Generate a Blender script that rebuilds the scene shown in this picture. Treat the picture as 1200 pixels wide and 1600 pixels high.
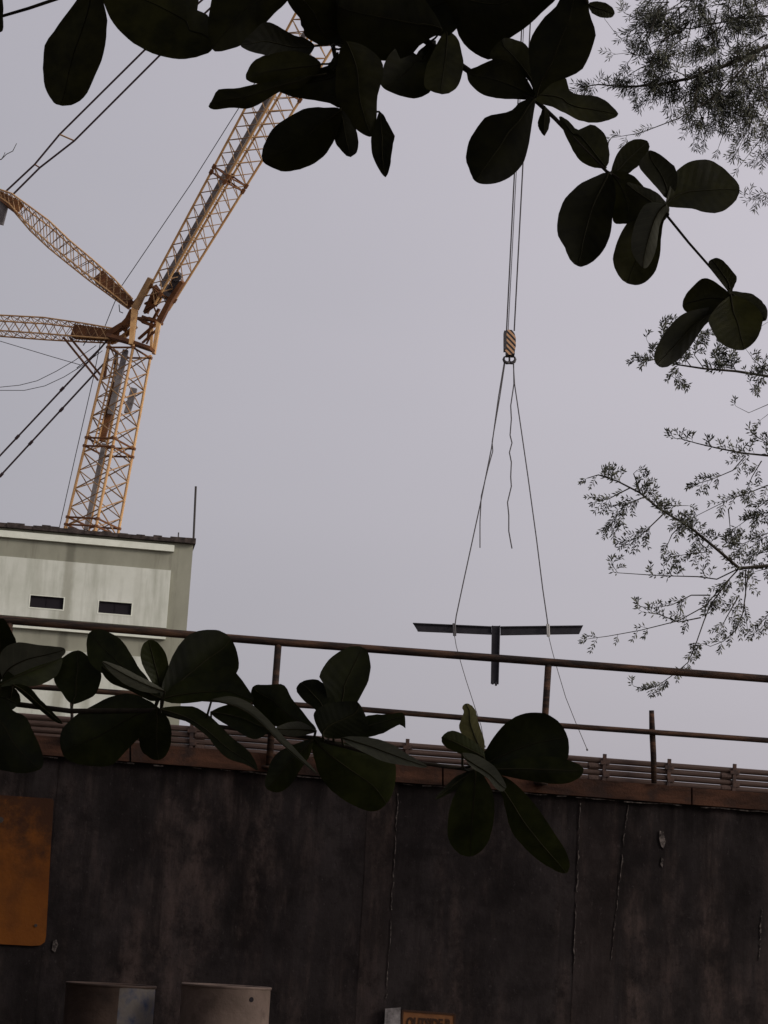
import bpy, math, random
from mathutils import Vector, Matrix, Quaternion
random.seed(7)
scene = bpy.context.scene
col = scene.collection
for o in list(bpy.data.objects):
    bpy.data.objects.remove(o)

# ------------------------------------------------------------------ camera
F_PX = 3000.0                      # focal length in photograph pixels (photo is 1200 x 1600)
PITCH, ROLL = math.radians(13.0), math.radians(3.2)
CAM = Vector((0.0, 0.0, 1.15))
FWD = Vector((0, math.cos(PITCH), math.sin(PITCH)))
R0 = Vector((1, 0, 0)); U0 = Vector((0, -math.sin(PITCH), math.cos(PITCH)))
RIGHT = R0 * math.cos(ROLL) + U0 * math.sin(ROLL)
UP = U0 * math.cos(ROLL) - R0 * math.sin(ROLL)
cd = bpy.data.cameras.new('camera')
cd.sensor_fit = 'VERTICAL'; cd.sensor_height = 24.0; cd.lens = 24.0 * F_PX / 1600.0
cd.clip_start = 0.05; cd.clip_end = 3000
cam = bpy.data.objects.new('camera', cd); col.objects.link(cam)
m = Matrix((RIGHT, UP, -FWD)).transposed().to_4x4(); m.translation = CAM
cam.matrix_world = m
scene.camera = cam

# ------------------------------------------------------------------ sky, sun, exposure
SUN = Vector((0.84, -0.36, 0.46)).normalized()      # towards the sun
world = bpy.data.worlds.new('World'); scene.world = world; world.use_nodes = True
wn = world.node_tree; wn.nodes.clear()
def N(nt, t, **kw):
    n = nt.nodes.new(t)
    for k, v in kw.items():
        setattr(n, k, v)
    return n
out = N(wn, 'ShaderNodeOutputWorld')
sky = N(wn, 'ShaderNodeTexSky', sky_type='NISHITA', sun_disc=False)
sky.sun_elevation = math.asin(SUN.z); sky.sun_rotation = math.atan2(SUN.x, SUN.y)
sky.dust_density = 6.0; sky.air_density = 1.5
hs = N(wn, 'ShaderNodeHueSaturation'); hs.inputs['Saturation'].default_value = 0.25
b1 = N(wn, 'ShaderNodeBackground'); b1.inputs['Strength'].default_value = 0.05
wn.links.new(sky.outputs[0], hs.inputs['Color']); wn.links.new(hs.outputs[0], b1.inputs['Color'])
# a closed layer of haze cloud, brighter towards the side the sun is on
tc = N(wn, 'ShaderNodeTexCoord')
dot = N(wn, 'ShaderNodeVectorMath', operation='DOT_PRODUCT'); dot.inputs[1].default_value = Vector((0.86, -0.05, 0.5)).normalized()
wn.links.new(tc.outputs['Generated'], dot.inputs[0])
ns = N(wn, 'ShaderNodeTexNoise'); ns.inputs['Scale'].default_value = 2.2; ns.inputs['Detail'].default_value = 3
mpn = N(wn, 'ShaderNodeMapping'); mpn.inputs['Scale'].default_value = (1.0, 1.0, 3.0); mpn.inputs['Rotation'].default_value = (0.0, 0.35, 0.2)
wn.links.new(tc.outputs['Generated'], mpn.inputs['Vector']); wn.links.new(mpn.outputs[0], ns.inputs['Vector'])
mm = N(wn, 'ShaderNodeMath', operation='MULTIPLY_ADD'); mm.inputs[1].default_value = 0.20
wn.links.new(ns.outputs['Fac'], mm.inputs[0]); wn.links.new(dot.outputs['Value'], mm.inputs[2])
rp = N(wn, 'ShaderNodeValToRGB')
wn.links.new(mm.outputs[0], rp.inputs['Fac'])
e = rp.color_ramp.elements
e[0].position = -0.0; e[0].color = (0.268, 0.254, 0.292, 1)
e[1].position = 0.95; e[1].color = (0.81, 0.745, 0.79, 1)
k = e.new(0.40); k.color = (0.428, 0.395, 0.444, 1)
b2 = N(wn, 'ShaderNodeBackground'); b2.inputs['Strength'].default_value = 1.0
wn.links.new(rp.outputs['Color'], b2.inputs['Color'])
ad = N(wn, 'ShaderNodeAddShader')
wn.links.new(b1.outputs[0], ad.inputs[0]); wn.links.new(b2.outputs[0], ad.inputs[1])
wn.links.new(ad.outputs[0], out.inputs['Surface'])

sl = bpy.data.lights.new('sun', 'SUN'); sl.energy = 1.5; sl.angle = math.radians(12); sl.color = (1.0, 0.90, 0.78)
so = bpy.data.objects.new('sun', sl); col.objects.link(so)
so.rotation_euler = (-SUN).to_track_quat('-Z', 'Y').to_euler(); so.location = (30, -10, 40)
vs = scene.view_settings
vs.view_transform = 'Standard'; vs.look = 'None'; vs.exposure = 0.0; vs.gamma = 1.0; vs.use_curve_mapping = False
scene.render.resolution_x, scene.render.resolution_y = 768, 1024

# ------------------------------------------------------------------ helpers
def ray(px, py):
    return FWD + RIGHT * ((px - 600.0) / F_PX) - UP * ((py - 800.0) / F_PX)
def at(px, py, Y):
    d = ray(px, py); return CAM + d * (Y / d.y)
def on_plane(px, py, p, n):
    d = ray(px, py); return CAM + d * ((p - CAM).dot(n) / d.dot(n))

MATS = {}
def mat(name, base=(0.5, 0.5, 0.5), rough=0.7, spec=0.3, metal=0.0, c2=None, scale=8.0, stretch=(1, 1, 1), lo=0.35, hi=0.65,
        bump=0.0, bscale=60.0, detail=6, transl=0.0, rnd=0.0, c3=None, c3lo=0.62, c3hi=0.7, c3scale=3.0, c3stretch=(1, 1, 1)):
    m = bpy.data.materials.new(name); m.use_nodes = True
    nt = m.node_tree; p = nt.nodes['Principled BSDF']
    p.inputs['Roughness'].default_value = rough; p.inputs['Metallic'].default_value = metal
    p.inputs['Specular IOR Level'].default_value = spec
    L = nt.links.new
    t = N(nt, 'ShaderNodeTexCoord')
    def noise(sc, st, det):
        mp = N(nt, 'ShaderNodeMapping'); mp.inputs['Scale'].default_value = st
        L(t.outputs['Object'], mp.inputs['Vector'])
        n = N(nt, 'ShaderNodeTexNoise'); n.inputs['Scale'].default_value = sc; n.inputs['Detail'].default_value = det
        n.inputs['Roughness'].default_value = 0.62
        L(mp.outputs[0], n.inputs['Vector']); return n
    cur = None
    if c2:
        n = noise(scale, stretch, detail)
        r = N(nt, 'ShaderNodeValToRGB'); r.color_ramp.elements[0].position = lo; r.color_ramp.elements[1].position = hi
        r.color_ramp.elements[0].color = (*base, 1); r.color_ramp.elements[1].color = (*c2, 1)
        L(n.outputs['Fac'], r.inputs['Fac']); cur = r.outputs['Color']
        if c3:
            n3 = noise(c3scale, c3stretch, 8)
            r3 = N(nt, 'ShaderNodeValToRGB'); r3.color_ramp.elements[0].position = c3lo; r3.color_ramp.elements[1].position = c3hi
            L(n3.outputs['Fac'], r3.inputs['Fac'])
            mx = N(nt, 'ShaderNodeMix', data_type='RGBA')
            L(r3.outputs['Color'], mx.inputs['Factor']); L(cur, mx.inputs[6]); mx.inputs[7].default_value = (*c3, 1)
            cur = mx.outputs[2]
    if rnd:
        oi = N(nt, 'ShaderNodeObjectInfo'); h = N(nt, 'ShaderNodeHueSaturation')
        mr = N(nt, 'ShaderNodeMapRange'); mr.inputs[3].default_value = 1 - rnd; mr.inputs[4].default_value = 1 + rnd
        L(oi.outputs['Random'], mr.inputs[0]); L(mr.outputs[0], h.inputs['Value'])
        if cur: L(cur, h.inputs['Color'])
        else: h.inputs['Color'].default_value = (*base, 1)
        cur = h.outputs[0]
    if cur: L(cur, p.inputs['Base Color'])
    else: p.inputs['Base Color'].default_value = (*base, 1)
    if bump:
        n = noise(bscale, (1, 1, 1), 5)
        b = N(nt, 'ShaderNodeBump'); b.inputs['Strength'].default_value = bump; b.inputs['Distance'].default_value = 0.02
        L(n.outputs['Fac'], b.inputs['Height']); L(b.outputs[0], p.inputs['Normal'])
    if transl:
        tr = N(nt, 'ShaderNodeBsdfTranslucent'); mixs = N(nt, 'ShaderNodeMixShader'); mixs.inputs[0].default_value = transl
        if cur: L(cur, tr.inputs['Color'])
        else: tr.inputs['Color'].default_value = (*base, 1)
        L(p.outputs[0], mixs.inputs[1]); L(tr.outputs[0], mixs.inputs[2])
        L(mixs.outputs[0], nt.nodes['Material Output'].inputs['Surface'])
    MATS[name] = m
    return m

WORLD = {}
def place(o, parent):
    if parent is not None:
        o.parent = parent
        o.matrix_parent_inverse = WORLD.get(parent.name, Matrix.Identity(4)).inverted()
def tag(o, label=None, cat=None, group=None, kind=None):
    if label: o['label'] = label
    if cat: o['category'] = cat
    if group: o['group'] = group
    if kind: o['kind'] = kind
    return o
def empty(name, loc, label, cat, group=None):
    o = bpy.data.objects.new(name, None); col.objects.link(o); o.location = loc; o.empty_display_size = 0.2
    WORLD[o.name] = Matrix.Translation(loc)
    return tag(o, label, cat, group)

class MB:
    def __init__(s): s.v = []; s.f = []; s.m = []
    def add(s, vs_, fs, mi=0):
        b = len(s.v); s.v += [tuple(v) for v in vs_]
        for f in fs: s.f.append(tuple(i + b for i in f)); s.m.append(mi)
    def hexa(s, c, mi=0):       # 8 corners: bottom loop, top loop
        s.add(c, [(3, 2, 1, 0), (4, 5, 6, 7), (0, 1, 5, 4), (1, 2, 6, 5), (2, 3, 7, 6), (3, 0, 4, 7)], mi)
    def box(s, o, ax, ay, az, mi=0):   # corner o and three edge vectors
        o = Vector(o)
        s.hexa([o, o + ax, o + ax + ay, o + ay, o + az, o + ax + az, o + ax + ay + az, o + ay + az], mi)
    def beam(s, p, q, w, h, side=Vector((0, 1, 0)), mi=0, w2=None, h2=None):   # rectangular bar p-q: w across, h along side
        p, q = Vector(p), Vector(q); a = (q - p).normalized()
        u = a.cross(side).normalized(); v = u.cross(a).normalized()
        w2 = w if w2 is None else w2; h2 = h if h2 is None else h2
        c = []
        for pt, ww, hh in ((p, w, h), (q, w2, h2)):
            c += [pt - u * ww / 2 - v * hh / 2, pt + u * ww / 2 - v * hh / 2, pt + u * ww / 2 + v * hh / 2, pt - u * ww / 2 + v * hh / 2]
        s.hexa(c, mi)
    def tube(s, pts, r, n=6, mi=0, cap=True):
        pts = [Vector(p) for p in pts]
        rs = r if isinstance(r, (list, tuple)) else [r] * len(pts)
        b = len(s.v); ref = None
        for i, p in enumerate(pts):
            a = (pts[min(i + 1, len(pts) - 1)] - pts[max(i - 1, 0)]).normalized()
            if ref is None:
                ref = Vector((0, 0, 1)) if abs(a.z) < 0.9 else Vector((1, 0, 0))
            u = a.cross(ref).normalized(); w = u.cross(a).normalized(); ref = w
            for k in range(n):
                t = 2 * math.pi * k / n
                s.v.append(tuple(p + (u * math.cos(t) + w * math.sin(t)) * rs[i]))
        for i in range(len(pts) - 1):
            for k in range(n):
                a0 = b + i * n + k; a1 = b + i * n + (k + 1) % n
                s.f.append((a0, a1, a1 + n, a0 + n)); s.m.append(mi)
        if cap:
            s.f.append(tuple(b + k for k in reversed(range(n)))); s.m.append(mi)
            e_ = b + (len(pts) - 1) * n
            s.f.append(tuple(e_ + k for k in range(n))); s.m.append(mi)
    def build(s, name, mats_, parent=None, smooth=False):
        me = bpy.data.meshes.new(name); me.from_pydata(s.v, [], s.f)
        for x in (mats_ if isinstance(mats_, (list, tuple)) else [mats_]): me.materials.append(x)
        me.polygons.foreach_set('material_index', s.m)
        if smooth: me.polygons.foreach_set('use_smooth', [True] * len(s.f))
        me.update()
        o = bpy.data.objects.new(name, me); col.objects.link(o); place(o, parent)
        WORLD[o.name] = Matrix.Identity(4)
        return o

_unit = {}
def bar(name, p, q, r, m_, parent, n=6):
    """a straight round bar; alike bars share one mesh"""
    key = (name, m_.name, n)
    if key not in _unit:
        b = MB(); b.tube([(0, 0, 0), (0, 0, 1)], 1.0, n)
        me = bpy.data.meshes.new(name); me.from_pydata(b.v, [], b.f); me.materials.append(m_); me.update(); _unit[key] = me
    o = bpy.data.objects.new(name, _unit[key]); col.objects.link(o)
    p, q = Vector(p), Vector(q); d = q - p
    M = Matrix.Translation(p) @ d.to_track_quat('Z', 'Y').to_matrix().to_4x4() @ Matrix.Diagonal((r, r, d.length, 1))
    o.parent = parent
    o.matrix_parent_inverse = WORLD.get(parent.name, Matrix.Identity(4)).inverted()
    o.matrix_basis = M
    return o

# ------------------------------------------------------------------ materials
Z_WALL = at(620, 1217, 15.0).z
def wall_mat(name, k, tint):
    """weathered concrete: dark algae film, broad pale run-off streaks, blotches, fine speckle"""
    m = bpy.data.materials.new(name); m.use_nodes = True; nt = m.node_tree; L = nt.links.new; p = nt.nodes['Principled BSDF']
    p.inputs['Roughness'].default_value = 0.95; p.inputs['Specular IOR Level'].default_value = 0.08
    t = N(nt, 'ShaderNodeTexCoord')
    def noise(sc, st, det, off=0.0, rough=0.6):
        mp = N(nt, 'ShaderNodeMapping'); mp.inputs['Scale'].default_value = st; mp.inputs['Location'].default_value = (off, off, off)
        L(t.outputs['Object'], mp.inputs['Vector']); n = N(nt, 'ShaderNodeTexNoise'); n.inputs['Scale'].default_value = sc; n.inputs['Detail'].default_value = det
        n.inputs['Roughness'].default_value = rough; L(mp.outputs[0], n.inputs['Vector']); return n.outputs['Fac']
    def ramp(fac, a, b_, ca, cb):
        r = N(nt, 'ShaderNodeValToRGB'); r.color_ramp.elements[0].position = a; r.color_ramp.elements[1].position = b_
        r.color_ramp.elements[0].color = (*ca, 1); r.color_ramp.elements[1].color = (*cb, 1); L(fac, r.inputs['Fac']); return r.outputs['Color']
    def mix(fac, a, b_, f=None):
        x = N(nt, 'ShaderNodeMix', data_type='RGBA')
        if fac is not None: L(fac, x.inputs['Factor'])
        else: x.inputs['Factor'].default_value = f
        for src, idx in ((a, 6), (b_, 7)):
            if isinstance(src, tuple): x.inputs[idx].default_value = (*src, 1)
            else: L(src, x.inputs[idx])
        return x.outputs[2]
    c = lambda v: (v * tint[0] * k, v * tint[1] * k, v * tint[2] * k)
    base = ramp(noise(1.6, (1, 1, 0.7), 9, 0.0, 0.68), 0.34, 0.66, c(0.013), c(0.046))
    pale = ramp(noise(2.1, (1.5, 1.5, 0.20), 6, 0.0, 0.66), 0.47, 0.72, (0, 0, 0), (1, 1, 1))
    brk = ramp(noise(6.5, (1, 1, 0.6), 9, 3.0, 0.72), 0.40, 0.62, (0.05, 0.05, 0.05), (1, 1, 1))
    mk = N(nt, 'ShaderNodeMath', operation='MULTIPLY'); L(pale, mk.inputs[0]); L(brk, mk.inputs[1])
    col_ = mix(mk.outputs[0], base, (0.122 * tint[0] * k, 0.106 * tint[1] * k, 0.094 * tint[2] * k))
    drip = ramp(noise(3.4, (2.0, 2.0, 0.16), 6, 7.0, 0.68), 0.54, 0.72, (0, 0, 0), (0.75, 0.75, 0.75)); col_ = mix(drip, col_, c(0.013))
    blot = ramp(noise(2.2, (1, 1, 1), 10, 11.0, 0.74), 0.50, 0.64, (0, 0, 0), (0.85, 0.85, 0.85)); col_ = mix(blot, col_, c(0.015))
    # black run-off that starts at the wall top and thins out downwards in tongues
    sz = N(nt, 'ShaderNodeSeparateXYZ'); L(t.outputs['Object'], sz.inputs[0])
    tg = N(nt, 'ShaderNodeMath', operation='MULTIPLY_ADD'); L(noise(3.2, (2.2, 2.2, 0.10), 5, 17.0, 0.65), tg.inputs[0]); tg.inputs[1].default_value = 1.6; L(sz.outputs[2], tg.inputs[2])
    tm = N(nt, 'ShaderNodeMapRange', interpolation_type='SMOOTHSTEP'); L(tg.outputs[0], tm.inputs[0]); tm.inputs[1].default_value = Z_WALL + 0.52; tm.inputs[2].default_value = Z_WALL + 0.90; tm.inputs[3].default_value = 0.0; tm.inputs[4].default_value = 0.8
    col_ = mix(tm.outputs[0], col_, c(0.011))
    spk = ramp(noise(38, (1, 1, 0.6), 6, 1.0, 0.75), 0.60, 0.74, (0, 0, 0), (0.5, 0.5, 0.5)); col_ = mix(spk, col_, c(0.12))
    pit = ramp(noise(26, (1, 1, 1), 5, 5.0, 0.7), 0.28, 0.40, (0.6, 0.6, 0.6), (0, 0, 0)); col_ = mix(pit, col_, c(0.012))
    L(col_, p.inputs['Base Color'])
    b = N(nt, 'ShaderNodeBump'); b.inputs['Strength'].default_value = 0.45; b.inputs['Distance'].default_value = 0.02
    L(noise(11, (1, 1, 0.8), 8, 2.0, 0.7), b.inputs['Height']); L(b.outputs[0], p.inputs['Normal'])
    return m
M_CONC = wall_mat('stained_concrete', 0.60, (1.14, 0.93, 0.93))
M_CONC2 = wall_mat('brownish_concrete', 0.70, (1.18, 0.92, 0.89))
M_LIME = mat('pale_lime', (0.025, 0.021, 0.020), 0.95, 0.1, c2=(0.20, 0.17, 0.155), scale=30, lo=0.4, hi=0.7, bump=0.4)
M_LEDGE = mat('rusty_steel_ledge', (0.018, 0.011, 0.009), 0.9, 0.1, c2=(0.095, 0.044, 0.027), scale=4, stretch=(0.5, 0.5, 2), lo=0.35, hi=0.7, bump=0.3, bscale=50,
              c3=(0.035, 0.022, 0.018), c3lo=0.5, c3hi=0.65, c3scale=6)
M_RAIL = mat('rusty_pipe', (0.020, 0.014, 0.012), 0.8, 0.15, c2=(0.14, 0.072, 0.042), scale=9, stretch=(0.3, 0.3, 2.5), lo=0.44, hi=0.76, bump=0.25, bscale=90)
M_COND = mat('weathered_conduit', (0.045, 0.028, 0.023), 0.7, 0.2, c2=(0.125, 0.082, 0.068), scale=3, stretch=(0.4, 0.4, 3), lo=0.3, hi=0.7)
M_CLAMP = mat('dark_clamp', (0.03, 0.02, 0.02), 0.7, 0.3, c2=(0.10, 0.055, 0.04), scale=20)
M_OCHRE = mat('ochre_painted_sheet', (0.165, 0.055, 0.010), 0.8, 0.10, c2=(0.115, 0.037, 0.008), scale=2.5, lo=0.35, hi=0.7, bump=0.15, bscale=40,
              c3=(0.055, 0.022, 0.010), c3lo=0.46, c3hi=0.78, c3scale=3.0)
def grime_top(m, z0, z1, colr, sc):
    nt = m.node_tree; L = nt.links.new; p = nt.nodes['Principled BSDF']; src = p.inputs['Base Color'].links[0].from_socket
    t = N(nt, 'ShaderNodeTexCoord'); sz = N(nt, 'ShaderNodeSeparateXYZ'); L(t.outputs['Object'], sz.inputs[0])
    n = N(nt, 'ShaderNodeTexNoise'); n.inputs['Scale'].default_value = sc; n.inputs['Detail'].default_value = 8; n.inputs['Roughness'].default_value = 0.7; L(t.outputs['Object'], n.inputs['Vector'])
    a = N(nt, 'ShaderNodeMath', operation='MULTIPLY_ADD'); L(n.outputs['Fac'], a.inputs[0]); a.inputs[1].default_value = 1.5; L(sz.outputs[2], a.inputs[2])
    mr = N(nt, 'ShaderNodeMapRange', interpolation_type='SMOOTHSTEP'); L(a.outputs[0], mr.inputs[0]); mr.inputs[1].default_value = z0 + 0.75; mr.inputs[2].default_value = z1 + 0.75; mr.inputs[4].default_value = 0.85
    x = N(nt, 'ShaderNodeMix', data_type='RGBA'); L(mr.outputs[0], x.inputs['Factor']); L(src, x.inputs[6]); x.inputs[7].default_value = (*colr, 1); L(x.outputs[2], p.inputs['Base Color'])
grime_top(M_OCHRE, at(40, 1380, 15).z, at(40, 1255, 15).z, (0.022, 0.012, 0.009), 7.0)
M_BOLT = mat('bolt_steel', (0.03, 0.025, 0.022), 0.6, 0.4)
M_SIGN = mat('rusted_sign_face', (0.20, 0.085, 0.03), 0.7, 0.2, c2=(0.12, 0.05, 0.02), scale=12, lo=0.35, hi=0.7)
M_SIGNF = mat('sign_border', (0.035, 0.016, 0.008), 0.7, 0.2)
M_GREY = mat('grey_cement_block', (0.10, 0.09, 0.09), 0.9, 0.2, c2=(0.26, 0.24, 0.24), scale=14, lo=0.35, hi=0.65, bump=0.3)
M_DRUM = mat('faded_drum_paint', (0.075, 0.054, 0.044), 0.7, 0.15, c2=(0.145, 0.106, 0.087), scale=4, lo=0.3, hi=0.7, bump=0.2, bscale=20, c3=(0.045, 0.032, 0.027), c3lo=0.55, c3hi=0.72, c3scale=5)
M_DRUM2 = mat('brown_drum', (0.022, 0.014, 0.011), 0.7, 0.2, c2=(0.060, 0.038, 0.028), scale=5, lo=0.3, hi=0.7, bump=0.2, bscale=20)
M_DRUM3 = mat('blue_grey_drum', (0.075, 0.066, 0.062), 0.7, 0.2, c2=(0.13, 0.115, 0.105), scale=6, lo=0.3, hi=0.7, bump=0.2, bscale=20,
              c3=(0.030, 0.038, 0.070), c3lo=0.50, c3hi=0.64, c3scale=6)
M_OLIVE = mat('olive_render', (0.19, 0.19, 0.148), 0.9, 0.2, c2=(0.27, 0.27, 0.215), scale=0.9, stretch=(1, 1, 0.4), lo=0.3, hi=0.7, bump=0.15, bscale=5,
              c3=(0.13, 0.125, 0.095), c3lo=0.56, c3hi=0.72, c3scale=0.8, c3stretch=(2, 2, 0.3))
M_CREAM = mat('pale_green_cream_render', (0.45, 0.465, 0.405), 0.9, 0.2, c2=(0.57, 0.585, 0.53), scale=0.8, lo=0.3, hi=0.7, bump=0.1, bscale=6,
              c3=(0.31, 0.32, 0.265), c3lo=0.48, c3hi=0.74, c3scale=1.1, c3stretch=(2.0, 2.0, 0.25))
M_TRIM = mat('pale_trim', (0.54, 0.56, 0.48), 0.85, 0.2, c2=(0.63, 0.65, 0.57), scale=3)
M_COPE = mat('black_roof_edge', (0.020, 0.017, 0.016), 0.95, 0.1, c2=(0.07, 0.055, 0.05), scale=6, bump=0.4, bscale=12)
M_DARK = mat('painted_opening_dark', (0.015, 0.013, 0.016), 0.9, 0.1)  # near-black colour stands in for shade inside openings
M_CRANE = mat('weathered_orange_crane_paint', (0.40, 0.205, 0.075), 0.6, 0.3, c2=(0.64, 0.41, 0.19), scale=0.8, lo=0.3, hi=0.7,
              c3=(0.15, 0.058, 0.025), c3lo=0.55, c3hi=0.72, c3scale=1.6)
M_CRANED = mat('brown_crane_steel', (0.085, 0.034, 0.015), 0.6, 0.2, c2=(0.19, 0.077, 0.026), scale=1.2)
M_BRACE = mat('brace_paint', (0.17, 0.10, 0.055), 0.6, 0.2, c2=(0.44, 0.27, 0.13), scale=1.0)
M_GALV = mat('galvanised_walkway', (0.11, 0.098, 0.098), 0.7, 0.2, c2=(0.20, 0.185, 0.185), scale=2)
M_ROPE = mat('steel_rope', (0.045, 0.040, 0.043), 0.6, 0.3)
M_PEND = mat('pendant_steel', (0.055, 0.035, 0.040), 0.6, 0.3)
M_SLING = mat('grey_sling', (0.08, 0.075, 0.078), 0.8, 0.2)
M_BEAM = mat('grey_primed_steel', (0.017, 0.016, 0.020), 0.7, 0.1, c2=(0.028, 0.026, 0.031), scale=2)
M_PALE = mat('pale_strap', (0.35, 0.34, 0.33), 0.8, 0.2)
M_TWIG = mat('dark_twig', (0.020, 0.016, 0.012), 0.85, 0.2, c2=(0.035, 0.028, 0.02), scale=40)
M_BARK = mat('brown_bark', (0.05, 0.035, 0.025), 0.9, 0.2, c2=(0.11, 0.08, 0.06), scale=6, stretch=(3, 3, 0.6), bump=0.6, bscale=20)
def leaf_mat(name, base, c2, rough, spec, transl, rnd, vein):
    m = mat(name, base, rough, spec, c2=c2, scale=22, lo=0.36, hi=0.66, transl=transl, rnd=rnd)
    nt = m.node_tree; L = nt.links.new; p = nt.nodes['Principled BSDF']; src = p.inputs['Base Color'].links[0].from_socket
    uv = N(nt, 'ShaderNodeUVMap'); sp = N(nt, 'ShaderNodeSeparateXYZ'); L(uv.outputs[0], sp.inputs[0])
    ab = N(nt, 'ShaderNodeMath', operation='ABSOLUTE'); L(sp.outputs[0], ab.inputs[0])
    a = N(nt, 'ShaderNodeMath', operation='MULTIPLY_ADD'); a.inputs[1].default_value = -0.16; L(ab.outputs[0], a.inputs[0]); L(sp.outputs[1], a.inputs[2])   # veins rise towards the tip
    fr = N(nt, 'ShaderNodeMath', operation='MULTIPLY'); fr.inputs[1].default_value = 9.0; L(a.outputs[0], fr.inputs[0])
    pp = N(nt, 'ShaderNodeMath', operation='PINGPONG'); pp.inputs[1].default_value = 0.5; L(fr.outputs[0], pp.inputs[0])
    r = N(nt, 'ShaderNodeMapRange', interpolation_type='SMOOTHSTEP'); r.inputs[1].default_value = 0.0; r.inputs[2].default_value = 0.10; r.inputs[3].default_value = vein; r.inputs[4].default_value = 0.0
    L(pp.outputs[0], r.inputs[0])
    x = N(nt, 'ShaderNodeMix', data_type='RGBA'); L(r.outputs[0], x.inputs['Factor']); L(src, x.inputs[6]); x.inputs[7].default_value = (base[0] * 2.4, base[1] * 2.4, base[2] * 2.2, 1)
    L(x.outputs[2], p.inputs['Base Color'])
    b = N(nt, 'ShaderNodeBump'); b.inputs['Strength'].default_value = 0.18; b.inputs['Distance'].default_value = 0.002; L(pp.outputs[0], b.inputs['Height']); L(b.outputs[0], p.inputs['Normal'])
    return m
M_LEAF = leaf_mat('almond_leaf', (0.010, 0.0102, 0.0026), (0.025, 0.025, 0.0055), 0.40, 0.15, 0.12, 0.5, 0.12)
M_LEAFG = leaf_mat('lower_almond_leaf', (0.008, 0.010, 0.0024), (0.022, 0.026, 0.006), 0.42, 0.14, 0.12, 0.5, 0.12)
M_LEAFO = leaf_mat('olive_leaf', (0.070, 0.066, 0.024), (0.12, 0.11, 0.042), 0.55, 0.2, 0.15, 0.0, 0.35)
M_LEAFP = leaf_mat('pale_underside_leaf', (0.055, 0.057, 0.040), (0.085, 0.086, 0.06), 0.5, 0.25, 0.06, 0.2, 0.3)
M_DISTL = mat('crown_leaf', (0.022, 0.024, 0.008), 0.6, 0.15, c2=(0.036, 0.040, 0.012), scale=3, transl=0.1)
M_RIB = mat('leaf_midrib', (0.022, 0.020, 0.008), 0.6, 0.12)
M_FINE = mat('fine_leaflets', (0.024, 0.025, 0.018), 0.7, 0.15, c2=(0.095, 0.098, 0.070), scale=3, transl=0.08)
M_GROUND = mat('bare_ground', (0.07, 0.055, 0.04), 0.95, 0.1, c2=(0.13, 0.105, 0.08), scale=1.5, bump=0.5, bscale=8)
M_YARD = mat('yard_ground', (0.12, 0.11, 0.10), 0.95, 0.1, c2=(0.19, 0.17, 0.15), scale=0.7, bump=0.3, bscale=5)
def stripe_mat():
    m = mat('hazard_stripes', (0.5, 0.5, 0.5), 0.6, 0.3); nt = m.node_tree; L = nt.links.new
    t = N(nt, 'ShaderNodeTexCoord'); mp = N(nt, 'ShaderNodeMapping'); mp.inputs['Rotation'].default_value = (0, math.radians(45), 0)
    L(t.outputs['Object'], mp.inputs['Vector'])
    w = N(nt, 'ShaderNodeTexWave', wave_type='BANDS', bands_direction='X'); w.inputs['Scale'].default_value = 1.55
    L(mp.outputs[0], w.inputs['Vector'])
    r = N(nt, 'ShaderNodeValToRGB'); r.color_ramp.interpolation = 'CONSTANT'
    r.color_ramp.elements[0].color = (0.02, 0.016, 0.018, 1); r.color_ramp.elements[1].position = 0.5; r.color_ramp.elements[1].color = (0.46, 0.27, 0.15, 1)
    L(w.outputs['Fac'], r.inputs['Fac']); L(r.outputs['Color'], nt.nodes['Principled BSDF'].inputs['Base Color'])
    return m
M_STRIPE = stripe_mat()

# ------------------------------------------------------------------ ground and raised yard
YAW = math.radians(9.5)
WD = Vector((math.cos(YAW), math.sin(YAW), 0))           # along the wall, to the right
WN = Vector((math.sin(YAW), -math.cos(YAW), 0))          # out of the wall, towards the camera
W0 = at(600, 1240, 15.0); 
def wp(px, py, off=0.0):                                  # a point on the wall face, off metres in front of it
    return on_plane(px, py, W0 + WN * off, WN)
Z_TOP = wp(620, 1217).z                                   # top of the concrete
b = MB(); b.add([(-900, -900, 0), (900, -900, 0), (900, 1500, 0), (-900, 1500, 0)], [(0, 1, 2, 3)])
tag(b.build('ground', M_GROUND), kind='structure')
b = MB()
w0 = Vector((W0.x, W0.y, 0))
a0 = w0 - WD * 40 - WN * 0.42; a1 = w0 + WD * 40 - WN * 0.42
zt = Z_TOP - 0.12
b.hexa([(a0.x, a0.y, -0.2), (a1.x, a1.y, -0.2), (a1.x, a1.y + 34, -0.2), (a0.x, a0.y + 34, -0.2),
        (a0.x, a0.y, zt), (a1.x, a1.y, zt), (a1.x, a1.y + 34, zt), (a0.x, a0.y + 34, zt)])
tag(b.build('raised_yard', M_YARD), kind='structure')

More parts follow.
